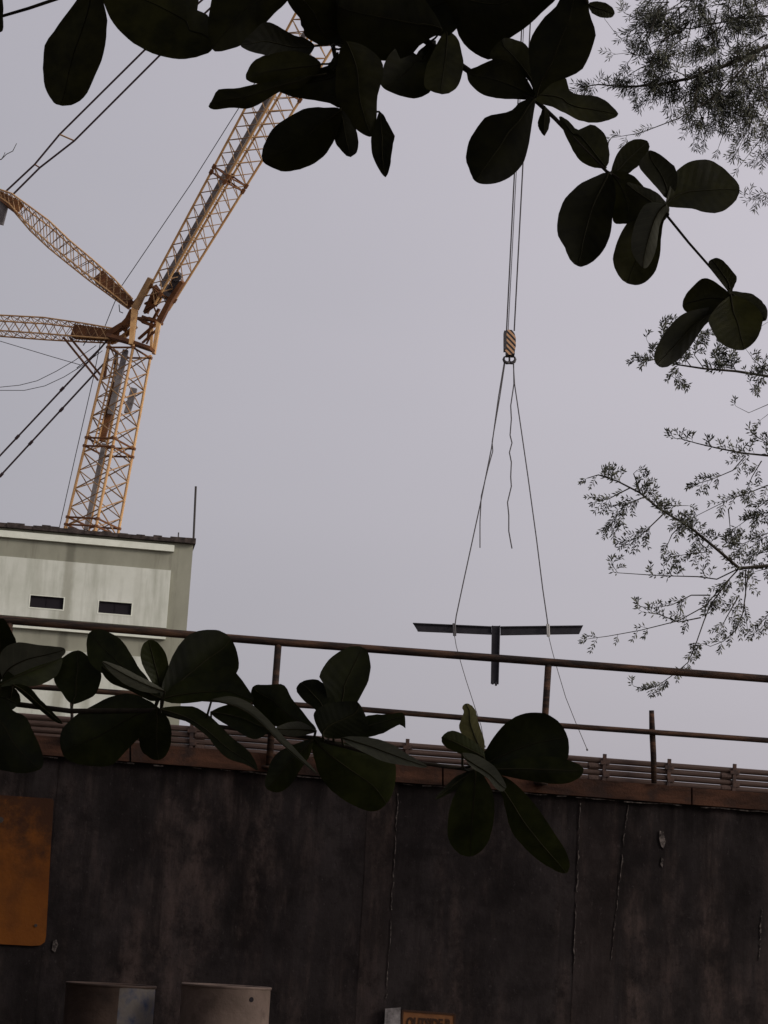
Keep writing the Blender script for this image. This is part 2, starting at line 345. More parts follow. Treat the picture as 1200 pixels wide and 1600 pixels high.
# ------------------------------------------------------------------ retaining wall
wall = empty('retaining_wall', w0, 'dark stained concrete retaining wall below the rusty railing', 'wall')
def u_of(px, py=1300):
    return (wp(px, py) - W0).dot(WD)
edges = [-14.0, u_of(-330), u_of(83), u_of(572), u_of(617), u_of(901), u_of(966), u_of(1330), 14.0]
offs = [0.004, 0.006, 0.008, 0.011, 0.0085, 0.0115, 0.009, 0.011]
mats_ = [M_CONC, M_CONC, M_CONC, M_CONC2, M_CONC, M_CONC2, M_CONC, M_CONC]
def rough_panel(u0, u1, z0, z1, off, m_):
    """panel with a slightly uneven face"""
    b = MB(); nu = max(2, int((u1 - u0) / 0.12)); nu = min(nu, 60); nz = 24
    rr = random.Random(int(u0 * 1000))
    for j in range(nz + 1):
        for i in range(nu + 1):
            u = u0 + (u1 - u0) * i / nu; z = z0 + (z1 - z0) * j / nz
            d = off + (rr.uniform(-0.004, 0.004) if 0 < i < nu else 0)
            if i in (0, nu): u += rr.uniform(-0.004, 0.004)
            p = W0 + WD * u + WN * d; b.v.append((p.x, p.y, z))
    for j in range(nz):
        for i in range(nu):
            a = j * (nu + 1) + i; b.f.append((a, a + 1, a + nu + 2, a + nu + 1)); b.m.append(0)
    o = W0 + WD * u0 + WN * (off - 0.006); o.z = z0       # body behind the face
    b.box(o, WD * (u1 - u0), -WN * (0.40 + off), Vector((0, 0, z1 - z0)))
    return b.build('wall_panel', m_, wall, smooth=False)
for i in range(8):
    rough_panel(edges[i], edges[i + 1], 0.0, Z_TOP, offs[i], mats_[i])
# lime runs along the joints
def lime(px0, py0, px1, py1, w, off):
    b = MB(); n = 44; rr = random.Random(int(px0))
    ps = []
    for i in range(n + 1):
        t = i / n; c = wp(px0 + (px1 - px0) * t + rr.uniform(-1.2, 1.2), py0 + (py1 - py0) * t, off)
        ps.append((c, w * max(0.06, rr.gauss(0.5, 0.4))))
    for i in range(n):
        (c, a), (d, e_) = ps[i], ps[i + 1]
        if rr.random() < 0.85: b.beam(c, d, a, 0.006, WN, 0, e_, 0.006)
    return b.build('lime_run', M_LIME, wall)
lime(622, 1240, 604, 1560, 0.010, 0.017)
lime(907, 1255, 896, 1520, 0.010, 0.017)
lime(981, 1258, 955, 1500, 0.007, 0.016)
lime(1190, 1420, 1186, 1500, 0.012, 0.014)
lime(76, 1262, 66, 1470, 0.010, 0.014)
def chip(pts, off):
    b = MB(); q = [wp(x, y, off) for x, y in pts]; r_ = [wp(x, y, off - 0.02) for x, y in pts]
    n = len(q); b.add(q, [tuple(range(n))]); b.add(q + r_, [(i, (i + 1) % n, (i + 1) % n + n, i + n) for i in range(n)])
    return b.build('plaster_chip', M_LIME, wall)
chip([(1031, 1298), (1037, 1300), (1040, 1315), (1037, 1326), (1033, 1322), (1030, 1310)], 0.022)
chip([(1034, 1340), (1037, 1343), (1035, 1356), (1032, 1350)], 0.02)
chip([(83, 1470), (88, 1468), (91, 1476), (86, 1488), (81, 1484)], 0.02)
# steel ledge along the wall top
b = MB()
LT0, LT1 = wp(-500, 1104, 0.06), wp(1800, 1288, 0.06)
LB0, LB1 = wp(-500, 1136, 0.06), wp(1800, 1312, 0.06)
segs = [0, 0.28, 0.487, 0.66, 0.7365, 0.86, 1.0]
for i in range(len(segs) - 1):
    s0, s1 = segs[i] + 0.0006, segs[i + 1] - 0.0006
    A, B = LB0.lerp(LB1, s0), LB0.lerp(LB1, s1); Cc, D = LT0.lerp(LT1, s0), LT0.lerp(LT1, s1)
    bk = -WN * 0.30
    b = MB(); b.hexa([A, B, B + bk, A + bk, Cc, D, D + bk, Cc + bk]); b.build('ledge', M_LEDGE, wall)
# thin pale mortar line below the ledge
b = MB()
pr = None; rr = random.Random(3)
for i in range(90):
    px = -60 + i * 15; py = 1173 + (px - 0) * 0.0765 + rr.uniform(-1, 1)
    p = wp(px, py + 4, 0.038)
    if pr is not None and rr.random() < 0.7: b.beam(pr, p, 0.007 * rr.uniform(0.4, 1.4), 0.012, WN)
    pr = p
b.build('mortar_line', M_LIME, wall)

# ------------------------------------------------------------------ conduits on top of the wall
rack = empty('conduit_rack', wp(600, 1190, -0.05), 'four weathered conduit pipes stacked along the wall top', 'conduits')
for i in range(4):
    yl = lambda px: 1113.5 + (px - 80) * 0.0765 + 9.6 * i + 9
    bar('conduit_pipe', wp(-420, yl(-420), -0.05 - 0.004 * i), wp(1700, yl(1700), -0.05 + 0.004 * i), 0.0232, M_COND, rack, 12)
for px in (-60, 300, 637, 945, 1046, 1148, 1290):
    y0 = 1113 + (px - 80) * 0.0765
    b = MB(); b.beam(wp(px, y0 - 1, -0.02), wp(px - 2, y0 + 48, -0.02), 0.028, 0.016, WN)
    for k_ in range(2): b.beam(wp(px - 7 + 4 * k_, y0 + 12 + 20 * k_, -0.018), wp(px + 7, y0 + 12 + 20 * k_, -0.018), 0.03, 0.02, WN)
    b.build('bracket', M_CLAMP, rack)
for px in (927, 1134, 745, 312):
    y0 = 1113 + (px - 80) * 0.0765
    for k_ in (1, 3): bar('coupling', wp(px - 8, y0 + 9 + 9.6 * k_, -0.045), wp(px + 8, y0 + 9.7 + 9.6 * k_, -0.045), 0.028, M_COND, rack, 10)

# ------------------------------------------------------------------ railing
OFF = 0.11
rail = empty('railing', wp(600, 1215, OFF), 'rusty pipe railing with top and middle rails above the wall', 'railing')
top_px = [(-500, 929), (0, 968), (432, 1003), (850, 1034), (1200, 1061), (1800, 1105)]
mid_px = [(-500, 1032), (0, 1069), (250, 1087), (560, 1108), (850, 1132), (1200, 1157), (1800, 1200)]
b = MB(); b.tube([wp(x, y, OFF) for x, y in top_px], 0.031, 14); b.build('top_rail', M_RAIL, rail, True)
b = MB(); b.tube([wp(x, y, OFF) for x, y in mid_px], 0.022, 14); b.build('middle_rail', M_RAIL, rail, True)
for (x0, y0, x1, y1) in ((435, 1003, 420, 1200), (857, 1034, 845, 1225), (15, 969, 4, 1170), (1272, 1066, 1263, 1255), (-400, 937, -410, 1130)):
    b = MB(); p, q = wp(x0, y0 + 2, OFF - 0.004), wp(x1, y1, OFF - 0.004)
    b.tube([p, q], 0.027, 12); b.tube([wp(x1, y1 - 3, OFF - 0.004), wp(x1 - 0.4, y1 + 1, OFF - 0.004)], 0.055, 12)
    b.build('post', M_RAIL, rail, True)
b = MB(); b.tube([wp(1018, 1110, OFF - 0.02), wp(1019, 1140, OFF - 0.03), wp(1021, 1180, OFF - 0.03), wp(1022, 1224, OFF - 0.03)], [0.020, 0.024, 0.024, 0.022], 10)
tag(b.build('post', M_RAIL, rail, True), 'cut off stub post that stops short of the top rail')
b = MB(); b.tube([wp(111, 1078, OFF), wp(114, 1160, OFF)], 0.012, 8); b.build('post', M_RAIL, rail, True)

# ------------------------------------------------------------------ things on and before the wall
t = empty('metal_sheet', wp(40, 1477, 0.02), 'ochre orange rusty metal sheet fixed to the dark wall', 'metal sheet')
b = MB()
out_ = [(-150, 1232), (82, 1248), (84, 1252), (79, 1330), (72, 1462), (70, 1472), (63, 1477), (50, 1478), (-165, 1466)]
q = [wp(x, y, 0.030) for x, y in out_]; q2 = [wp(x, y, 0.013) for x, y in out_]; n = len(q)
b.add(q + q2, [tuple(reversed(range(n)))] + [(i, (i + 1) % n, (i + 1) % n + n, i + n) for i in range(n)])
b.build('sheet', M_OCHRE, t)
for (x, y) in ((1, 1281), (-120, 1274), (-125, 1440), (56, 1446)):
    c = wp(x, y, 0.03); b = MB(); b.tube([c - WN * 0.012, c + WN * 0.008], 0.022 if x == 1 else 0.012, 8); b.build('bolt', M_BOLT, t)

def drum(px0, px1, pyt, Y, m_, label, m2=None, split=0.0):
    c = (at(px0, pyt, Y) + at(px1, pyt, Y)) / 2; R = (at(px1, pyt, Y) - at(px0, pyt, Y)).length / 2; H = c.z
    t = empty('steel_drum', (c.x, c.y, 0), label, 'drum', 'drums standing against the wall')
    n = 40
    prof = [(0, 0.0), (R * 0.97, 0.0), (R * 1.0, 0.012), (R * 0.985, 0.03), (R * 0.975, H * 0.30), (R * 1.0, H * 0.325), (R * 0.975, H * 0.35), (R * 0.975, H * 0.64),
            (R * 1.0, H * 0.665), (R * 0.975, H * 0.69), (R * 0.98, H - 0.022), (R * 0.985, H - 0.016)]
    b = MB(); rr = random.Random(int(px0))
    for (r_, z) in prof:
        for k in range(n):
            a = 2 * math.pi * k / n; dent = 1 + 0.006 * math.sin(3 * a + z * 5) + 0.004 * math.sin(7 * a + 2)
            b.v.append((c.x + r_ * dent * math.cos(a), c.y + r_ * dent * math.sin(a), z))
    for j in range(len(prof) - 1):
        for k in range(n):
            a0 = j * n + k; a1 = j * n + (k + 1) % n
            b.f.append((a0, a1, a1 + n, a0 + n)); b.m.append(1 if m2 and k / n * 360 >= split else 0)  # faces past the split angle take the second, paler colour
    b.build('drum_body', [m_, m2] if m2 else m_, t, True)
    b = MB()                                                   # rolled rim
    for (r_, z) in ((R * 0.985, H - 0.018), (R * 1.0, H - 0.012), (R * 1.0, H - 0.004), (R * 0.985, H), (R * 0.96, H - 0.004), (R * 0.955, H - 0.03), (0.001, H - 0.03)):
        for k in range(n):
            a = 2 * math.pi * k / n; b.v.append((c.x + r_ * math.cos(a), c.y + r_ * math.sin(a), z))
    for j in range(6):
        for k in range(n):
            a0 = j * n + k; a1 = j * n + (k + 1) % n; b.f.append((a0, a1, a1 + n, a0 + n)); b.m.append(0)
    b.build('rim', m_, t, True)
    return t, c, R, H
drum(103, 245, 1537, 12.6, M_DRUM2, 'dark brown drum with a blue grey side', M_DRUM3, 287)
t2, c2_, R2, H2 = drum(283, 425, 1539, 12.4, M_DRUM, 'greyish brown drum with a small hole near its rim')
a = math.radians(-52); hp = Vector((c2_.x + math.cos(a) * R2 * 0.985, c2_.y + math.sin(a) * R2 * 0.985, H2 - 0.075)); hd = Vector((math.cos(a), math.sin(a), 0))
b = MB(); b.tube([hp - hd * 0.006, hp + hd * 0.003], 0.016, 10); b.build('bung_hole', M_DARK, t2)  # solid plug, the hole's inner shade is put into its colour

sg = empty('warning_sign', wp(670, 1620, 0.02), 'small rusty brown sign with dark capital letters on the wall', 'sign')
b = MB(); q = [(629, 1579), (711, 1585), (708, 1660), (626, 1654)]
A = [wp(x, y, 0.024) for x, y in q]; Bk = [wp(x, y, 0.012) for x, y in q]
b.hexa([Bk[3], Bk[2], Bk[1], Bk[0], A[3], A[2], A[1], A[0]]); b.build('plate', M_SIGN, sg)
b = MB()
for i in range(4): b.beam(A[i], A[(i + 1) % 4], 0.014, 0.012, WN)
b.build('border', M_SIGNF, sg)
def text(body, p, size, m_, parent, xs=1.0):
    cu = bpy.data.curves.new('lettering', 'FONT'); cu.body = body; cu.size = size; cu.extrude = 0.002; cu.align_x = 'CENTER'; cu.offset = 0.004
    tmp = bpy.data.objects.new('tmp', cu); col.objects.link(tmp)
    me = bpy.data.meshes.new_from_object(tmp.evaluated_get(bpy.context.evaluated_depsgraph_get()))
    bpy.data.objects.remove(tmp)
    M = Matrix((WD, Vector((0, 0, 1)), WN)).transposed().to_4x4(); M.translation = p
    me.transform(M @ Matrix.Diagonal((xs, 1, 1, 1))); me.materials.clear(); me.materials.append(m_)
    o = bpy.data.objects.new('lettering', me); col.objects.link(o); place(o, parent); return o
text('OUTSIDE P', wp(668.5, 1606, 0.027), 0.098, M_SIGNF, sg, 0.70)
b = MB()
q = [(602, 1576), (626, 1574), (624, 1680), (597, 1680)]
A = [wp(x, y, 0.085) for x, y in q]; Bk = [wp(x, y, 0.03) for x, y in q]
b.hexa([Bk[3], Bk[2], Bk[1], Bk[0], A[3], A[2], A[1], A[0]])
tag(b.build('cement_block', M_GREY), 'pale grey cement block on the wall left of the lettered sign', 'block')

# ------------------------------------------------------------------ building
BA = math.radians(9.0)
BD = Vector((math.cos(BA), math.sin(BA), 0)); BNn = Vector((math.sin(BA), -math.cos(BA), 0))
B0 = at(302, 851, 60.0)                                     # top right corner of the facade
def bp(px, py, off=0.0): return on_plane(px, py, B0 + BNn * off, BNn)
def buv(px, py, off=0.0):
    p = bp(px, py, off); return ((p - B0).dot(BD), p.z)
bld = empty('building', (B0.x, B0.y, 0), 'pale olive rendered building with two dark slot windows', 'building')
UL = -16.0
def fbox(u0, u1, z0, z1, d0, d1, name, m_, parent=bld):
    b = MB(); o = B0 + BD * u0 + BNn * d0; o.z = z0
    b.box(o, BD * (u1 - u0), BNn * (d1 - d0), Vector((0, 0, z1 - z0))); return b.build(name, m_, parent)
ztop = B0.z
fbox(UL, 0.0, 0.0, ztop, -9.0, 0.0, 'wall', M_OLIVE)
# roof edge: uneven black coping
b = MB(); rr = random.Random(5); n = 60
u_prev = None
for i in range(n):
    u0 = UL - 0.1 + (0.16 - UL) * i / n; u1 = UL - 0.1 + (0.16 - UL) * (i + 1) / n
    h0 = 0.13 + rr.uniform(-0.035, 0.05); lo = rr.uniform(-0.05, 0.0)
    o = B0 + BD * u0 + BNn * -9.1; o.z = ztop + 0.0 + lo if False else ztop + 0.003
    b.box(o, BD * (u1 - u0 + 0.004), BNn * (9.1 + 0.16 + rr.uniform(-0.02, 0.02)), Vector((0, 0, h0)))
b.build('roof_coping', M_COPE, bld)
uP, zP0 = buv(267, 892); _, zP1 = buv(261, 982); uT, _ = buv(272, 858)
# the two pale panels, with the window slots left open in the upper one
zA = [buv(72, 933)[1], buv(72, 951)[1], buv(180, 941)[1], buv(180, 960)[1]]
w1 = (buv(47, 940)[0], buv(99, 944)[0]); w2 = (buv(154, 950)[0], buv(205, 954)[0])
zwh, zwl = (zA[0] + zA[2]) / 2, (zA[1] + zA[3]) / 2
us = [UL + 0.5, w1[0], w1[1], w2[0], w2[1], uP]; 
D0, D1 = 0.003, 0.075
b = MB()
for i in range(5):
    for (z0, z1, solid) in ((zP1, zwl, True), (zwl, zwh, i not in (1, 3)), (zwh, zP0, True)):
        if solid:
            o = B0 + BD * us[i] + BNn * D0; o.z = z0; b.box(o, BD * (us[i + 1] - us[i]), BNn * (D1 - D0), Vector((0, 0, z1 - z0)))
b.build('panel', M_CREAM, bld)
for (ua, ub) in (w1, w2):
    wv = fbox(ua, ub, zwl, zwh, 0.0025, 0.010, 'window', M_DARK)  # dark sheet on the wall stands in for the unlit room
    b = MB(); fw = 0.035
    for (p, q) in (((ua - fw, zwl - fw), (ub + fw, zwl)), ((ua - fw, zwh), (ub + fw, zwh + fw * .6)), ((ua - fw, zwl), (ua, zwh)), ((ub, zwl), (ub + fw, zwh))):
        o = B0 + BD * p[0] + BNn * 0.076; o.z = p[1]; b.box(o, BD * (q[0] - p[0]), BNn * 0.008, Vector((0, 0, q[1] - p[1])))
    b.build('frame', M_TRIM, wv)
    fbox(ua + (ub - ua) * 0.5 - 0.01, ua + (ub - ua) * 0.5 + 0.01, zwl, zwh, 0.011, 0.03, 'bar', M_DARK, wv)
z1_ = buv(272, 863)[1]; z2_ = buv(272, 853)[1]
fbox(UL, uT, z1_, z2_, 0.003, 0.12, 'fascia', M_TRIM)
zL1 = buv(260, 1000)[1]; zL2 = buv(260, 993)[1]
fbox(UL, uP, zL1, zL2, 0.003, 0.14, 'sill_band', M_TRIM)
zQ = buv(110, 1018)[1]
fbox(UL + 0.5, uP, zQ - 2.6, zQ, 0.003, 0.07, 'panel', M_CREAM)
zq2 = zQ - 3.1
fbox(UL, uP, zq2, zq2 + 0.15, 0.003, 0.14, 'sill_band', M_TRIM)
def rain_run(m, u0, w, strength, colr):
    """a soft vertical rain stain on the facade at distance u0 along it"""
    nt = m.node_tree; L = nt.links.new; p = nt.nodes['Principled BSDF']; src = p.inputs['Base Color'].links[0].from_socket
    t = N(nt, 'ShaderNodeTexCoord'); d = N(nt, 'ShaderNodeVectorMath', operation='DOT_PRODUCT'); d.inputs[1].default_value = BD
    L(t.outputs['Object'], d.inputs[0])
    n = N(nt, 'ShaderNodeTexNoise'); n.inputs['Scale'].default_value = 3.0; L(t.outputs['Object'], n.inputs['Vector'])
    a = N(nt, 'ShaderNodeMath', operation='MULTIPLY_ADD'); a.inputs[1].default_value = 0.18; L(n.outputs['Fac'], a.inputs[0]); L(d.outputs['Value'], a.inputs[2])
    c = N(nt, 'ShaderNodeMath', operation='SUBTRACT'); L(a.outputs[0], c.inputs[0]); c.inputs[1].default_value = B0.dot(BD) + u0 + 0.09
    ab = N(nt, 'ShaderNodeMath', operation='ABSOLUTE'); L(c.outputs[0], ab.inputs[0])
    mr = N(nt, 'ShaderNodeMapRange', interpolation_type='SMOOTHSTEP'); mr.inputs[1].default_value = w; mr.inputs[2].default_value = w * 0.3
    mr.inputs[3].default_value = 0; mr.inputs[4].default_value = strength; L(ab.outputs[0], mr.inputs[0])
    x = N(nt, 'ShaderNodeMix', data_type='RGBA'); L(mr.outputs[0], x.inputs['Factor']); L(src, x.inputs[6]); x.inputs[7].default_value = (*colr, 1)
    L(x.outputs[2], p.inputs['Base Color'])
us_ = buv(105, 920)[0]
rain_run(M_CREAM, us_, 0.24, 0.65, (0.25, 0.25, 0.20)); rain_run(M_OLIVE, us_, 0.20, 0.6, (0.09, 0.088, 0.068))
rain_run(M_CREAM, buv(60, 920)[0], 0.12, 0.25, (0.28, 0.28, 0.23)); rain_run(M_CREAM, buv(215, 920)[0], 0.2, 0.2, (0.28, 0.28, 0.23))
bar('lightning_rod', bp(302, 851, -0.15), bp(306, 760, -0.15), 0.035, M_BOLT, bld, 6)
bar('stub_rod', bp(278, 848, -0.15), bp(279, 832, -0.15), 0.02, M_BOLT, bld, 6)

# ------------------------------------------------------------------ crane
CY = 110.0
def cp(px, py, dx=None):                                    # working plane turned about 45 degrees: right of the mast comes nearer
    Y = CY - (px - 205.0) * CY / F_PX * 0.75 if dx is None else dx
    return at(px, py, Y)
m0 = at(143.5, 830, CY); m1 = at(203, 547, CY)
ax = (m1 - m0).normalized(); foot = m0 - ax * ((m0.z - 2.0) / ax.z)
crane = empty('lattice_crane', (foot.x, foot.y, 0), 'tall orange lattice boom crane rising behind the building', 'crane')
def part(name, b, m_, parent=crane, smooth=False): return b.build(name, m_, parent, smooth)
def frame_axes(p, q, rot):
    a = (q - p).normalized(); v = ((p + q) / 2 - CAM).normalized()
    e1 = a.cross(v).normalized(); e2 = e1.cross(a).normalized()
    if e1.x < 0: e1 = -e1
    c, s = math.cos(rot), math.sin(rot)
    return e1 * c + e2 * s, e2 * c - e1 * s
def lattice(name, p, q, h0, h1, nb, rot, rc, rb, singles=True, joints=(), zig=0):
    root = MB(); e1, e2 = frame_axes(p, q, rot)
    corners = [e1, -e2, -e1, e2]
    C = lambda k, t: p.lerp(q, t) + corners[k % 4] * (h0 + (h1 - h0) * t)
    b = MB(); b.tube([C(0, 0), C(0, 1)], rc, 8); r = part(name, b, M_CRANE)
    for k in (1, 2, 3): bar('chord', C(k, 0), C(k, 1), rc, M_CRANE, r, 8)
    acc = MB()
    for k in range(4):
        for i in range(nb):
            A = C(k, i / nb) if (i + k + zig) % 2 == 0 else C(k + 1, i / nb)
            B = C(k + 1, (i + 1) / nb) if (i + k + zig) % 2 == 0 else C(k, (i + 1) / nb)
            A2 = C(k + 1, i / nb) if (i + k + zig) % 2 == 0 else C(k, i / nb)
            B2 = C(k, (i + 1) / nb) if (i + k + zig) % 2 == 0 else C(k + 1, (i + 1) / nb)
            if singles:
                bar('brace', A, B, rb, M_BRACE, r, 5); bar('brace', A2, B2, rb * 0.8, M_BRACE, r, 5)
            else:
                acc.tube([A, B], rb, 5); acc.tube([A2, B2], rb * 0.8, 5)
    for tj in joints:
        for k in range(4):
            bar('cross_member', C(k, tj), C(k + 1, tj), rb * 1.5, M_CRANED, r, 5)
            for d in (-0.006, 0.006):
                pass
        for k in range(4):
            bar('joint_lug', C(k, tj - 0.006), C(k, tj + 0.006), rc * 1.7, M_CRANED, r, 6)
    if not singles: tag(acc.build('lacing', M_BRACE, r), kind='stuff')
    return r, C
h_b, h_t = 42 * CY / F_PX, 35 * CY / F_PX
up_part, Cm = lattice('mast', m0, m1, h_b, h_t, 10, 0.12, 0.085, 0.042, True, (0.005, 0.045, 0.435, 0.48, 0.985))
low_part, Cl = lattice('mast_foot', foot, m0 - ax * 0.05, h_b * 1.02, h_b, 10, 0.12, 0.115, 0.052, False)
# ladder way and grey tube inside the mast, machinery in its upper half
e1, e2 = frame_axes(m0, m1, 0.12)
b = MB(); b.beam(m0 - e1 * 0.35, m0.lerp(m1, 0.47) - e1 * 0.35, 0.26, 0.2); part('walkway', b, M_GALV)
b = MB(); b.beam(m0.lerp(m1, 0.48) - e1 * 0.55, m0.lerp(m1, 0.80) - e1 * 0.35, 0.42, 0.35); part('winch_housing', b, M_CRANED)
b = MB(); b.beam(m0.lerp(m1, 0.62) - e1 * 0.42 - e2 * 0.5, m0.lerp(m1, 0.98) - e1 * 0.30 - e2 * 0.5, 0.32, 0.3); part('rope_guard', b, M_GALV)
b = MB(); b.beam(m0.lerp(m1, 0.66) + e1 * 0.6, m0.lerp(m1, 0.80) + e1 * 0.72, 0.36, 0.3); part('control_box', b, M_GALV)
for s_ in (-0.95, -0.75):
    bar('ladder_rail', m0.lerp(m1, 0.45) + e1 * s_ - e2 * 0.2, m0.lerp(m1, 0.93) + e1 * (s_ + 0.12) - e2 * 0.2, 0.05, M_CRANE, crane, 5)
for i in range(18):
    c = m0.lerp(m1, 0.46 + 0.026 * i); sh = 0.12 * (0.026 * i) / 0.48
    bar('ladder_rung', c + e1 * (-0.95 + sh) - e2 * 0.2, c + e1 * (-0.75 + sh) - e2 * 0.2, 0.035, M_CRANED, crane, 4)
# luffing jib
j0 = cp(245, 474); j1 = cp(438, 140); je = cp(735, -400)
# keep the far end on the straight line of the near end
jd = (j1 - j0).normalized(); jend = j0 + jd * ((je - j0).length)
Hj0, Hj1 = 22 * CY / F_PX, 39 * j1.y / F_PX
jl = (j1 - j0).length; jvis = j0 + jd * (jl * 1.62)
Hjv = Hj0 + (Hj1 - Hj0) * 1.45
jib, Cj = lattice('jib', j0, jvis, Hj0, Hjv, 27, -0.10, 0.072, 0.034, True, (0.03, 0.355, 0.37, 0.62, 0.636, 0.88))
jib2, Cj2 = lattice('jib_outer', jvis + jd * 0.05, jend, Hjv, 0.7, 36, -0.10, 0.10, 0.042, False)
b = MB()
ej1, ej2 = frame_axes(j0, jvis, -0.10)
b.beam(j0 - ej1 * 0.30 * Hj0 / 0.9 + jd * 1.0, j0.lerp(jvis, 0.98) - ej1 * 0.42, 0.24, 0.25); part('walkway', b, M_GALV)
b = MB(); c = cp(277, 432); b.tube([c - ej2 * 0.35, c + ej2 * 0.2], 0.28, 10); b.beam(c + Vector((0, 0, -0.2)), cp(266, 456), 0.42, 0.3); part('sheave_block', b, M_ROPE)
b = MB(); b.beam(cp(268, 447), cp(258, 468), 0.5, 0.3); part('winch', b, M_GALV)
# the knuckle where mast, jib and struts meet: welded plates and short box beams
def pl(name, pts, w0, w1, m_=M_CRANE, th=0.35, doff=0.0):
    b = MB()
    for i in range(len(pts) - 1):
        p, q = cp(*pts[i]) + Vector((0, doff, 0)), cp(*pts[i + 1]) + Vector((0, doff, 0)); n_ = len(pts) - 1
        wa = (w0 + (w1 - w0) * i / n_) * CY / F_PX; wb = (w0 + (w1 - w0) * (i + 1) / n_) * CY / F_PX
        b.beam(p, q, wa, th, Vector((0, 1, 0)), 0, wb, th)
    return part(name, b, m_)
pl('knuckle_plate', [(238, 443), (226, 466), (214, 490)], 7, 10, M_BRACE, 0.5, -0.9)
pl('knuckle_plate', [(214, 486), (211, 515), (208, 546)], 10, 7, M_CRANE, 0.5, -0.9)
pl('knuckle_plate', [(243, 445), (238, 455), (226, 484)], 5, 8, M_CRANED, 0.4, 0.6)
pl('knuckle_beam', [(286, 440), (266, 470), (249, 503)], 6, 9, M_CRANED, 0.5)
pl('knuckle_beam', [(249, 500), (240, 553)], 6, 5, M_CRANE, 0.5)
pl('knuckle_beam', [(236, 505), (235, 540)], 5, 4, M_CRANE, 0.3, 0.5)
pl('knuckle_beam', [(213, 492), (195, 512), (172, 527)], 7, 10, M_CRANED, 0.5, -0.5)
pl('knuckle_beam', [(210, 505), (190, 522), (170, 530)], 5, 7, M_CRANE, 0.4, 0.6)
pl('knuckle_beam', [(172, 531), (208, 541), (240, 552)], 6, 5, M_CRANED, 0.5, -0.7)
pl('knuckle_beam', [(205, 481), (193, 505), (188, 512)], 5, 5, M_CRANED, 0.3, 0.3)
pl('knuckle_beam', [(208, 474), (225, 456), (236, 442)], 2.5, 2.5, M_CRANED, 0.2)
for (p, q, w) in (((222, 492), (243, 500), 3), ((221, 500), (241, 507), 4), ((216, 527), (243, 503), 3.5), ((222, 533), (247, 510), 2.5), ((228, 480), (247, 470), 3), ((240, 478), (246, 492), 2.5),
                  ((225, 487), (248, 470), 2), ((228, 535), (238, 515), 2), ((193, 515), (206, 500), 3), ((197, 522), (209, 510), 3)):
    pl('knuckle_brace', [p, q], w, w, M_CRANED, 0.2, 0.3)
pl('knuckle_plate', [(240, 440), (247, 450), (238, 470)], 7, 9, M_CRANED, 0.3, 0.9)
pl('knuckle_beam', [(214, 492), (232, 492), (250, 498)], 4, 4, M_CRANED, 0.4, 0.8)
pl('knuckle_beam', [(226, 470), (240, 462), (262, 452)], 3, 3, M_CRANED, 0.3, 0.6)
pl('knuckle_beam', [(246, 474), (234, 496), (228, 520)], 4, 3, M_CRANED, 0.3, 1.0)
pl('knuckle_beam', [(262, 470), (250, 484), (240, 500)], 4, 3, M_CRANED, 0.3, 0.9)
pl('mast_head', [(172, 537), (169, 560), (165, 592)], 4, 4, M_CRANED, 0.3, -0.4)
pl('mast_head', [(182, 547), (178, 600)], 5, 6, M_GALV, 0.3, 0.2)
# struts
def strut(name, top, bot, nb, solid0):
    """tapered box lattice strut between a traced upper edge and a traced lower edge (foot -> tip)"""
    acc = MB(); rail_ = []
    for edge in (top, bot):
        for d in (-0.5, 0.5):
            rail_.append([cp(x, y) + Vector((0, d * math.hypot(x - u, y - v) / 20, 0)) for (x, y), (u, v) in zip(edge, bot if edge is top else top)])
    b = MB(); b.tube(rail_[0], 0.05, 8); r = part(name, b, M_CRANE)
    for l_ in rail_[1:]:
        b = MB(); b.tube(l_, 0.05, 8); b.build('chord', M_CRANE, r)
    def samp(l_, t):
        n_ = len(l_) - 1; i = min(int(t * n_), n_ - 1); return l_[i].lerp(l_[i + 1], t * n_ - i)
    for (A, B) in ((0, 1), (2, 3), (0, 2), (1, 3)):
        for i in range(nb):
            t0, t1 = i / nb, (i + 1) / nb
            acc.tube([samp(rail_[A], t0), samp(rail_[B], t1)], 0.028, 4); acc.tube([samp(rail_[B], t0), samp(rail_[A], t1)], 0.028, 4)
    tag(acc.build('lacing', M_BRACE, r), kind='stuff')
    for (t0, t1) in solid0:                                  # plated ends
        P0 = sum((samp(l_, t0) for l_ in rail_), Vector()) / 4; P1 = sum((samp(l_, t1) for l_ in rail_), Vector()) / 4
        wa = (samp(rail_[0], t0) - samp(rail_[2], t0)).length; wb = (samp(rail_[0], t1) - samp(rail_[2], t1)).length
        b = MB(); b.beam(P0, P1, wa * 0.92, 0.5, Vector((0, 1, 0)), 0, wb * 0.92, 0.5); b.build('end_plate', M_CRANED, r)
    return r
strut('upper_strut', [(208, 470), (180, 440), (148, 412), (112, 382), (80, 352), (48, 328), (20, 306), (0, 298), (-12, 294)],
      [(200, 480), (168, 456), (137, 433), (102, 405), (72, 380), (44, 354), (16, 322), (-2, 308), (-14, 304)], 24, [(0.0, 0.2), (0.70, 1.0)])
strut('rear_strut', [(182, 517), (130, 509), (70, 501), (0, 497), (-70, 495), (-140, 496)], [(180, 533), (127, 530), (70, 526), (0, 521), (-70, 514), (-140, 504)], 22, [(0.0, 0.24), (0.85, 1.0)])
for s_ in ((99, 527, 153, 594), (109, 527, 162, 592)):
    bar('strut_brace', cp(s_[0], s_[1]), cp(s_[2], s_[3]), 0.07, M_CRANED, crane, 6)
b = MB(); b.beam(cp(8, 312), cp(-2, 350), 0.55, 0.4); part('strut_winch', b, M_GALV)
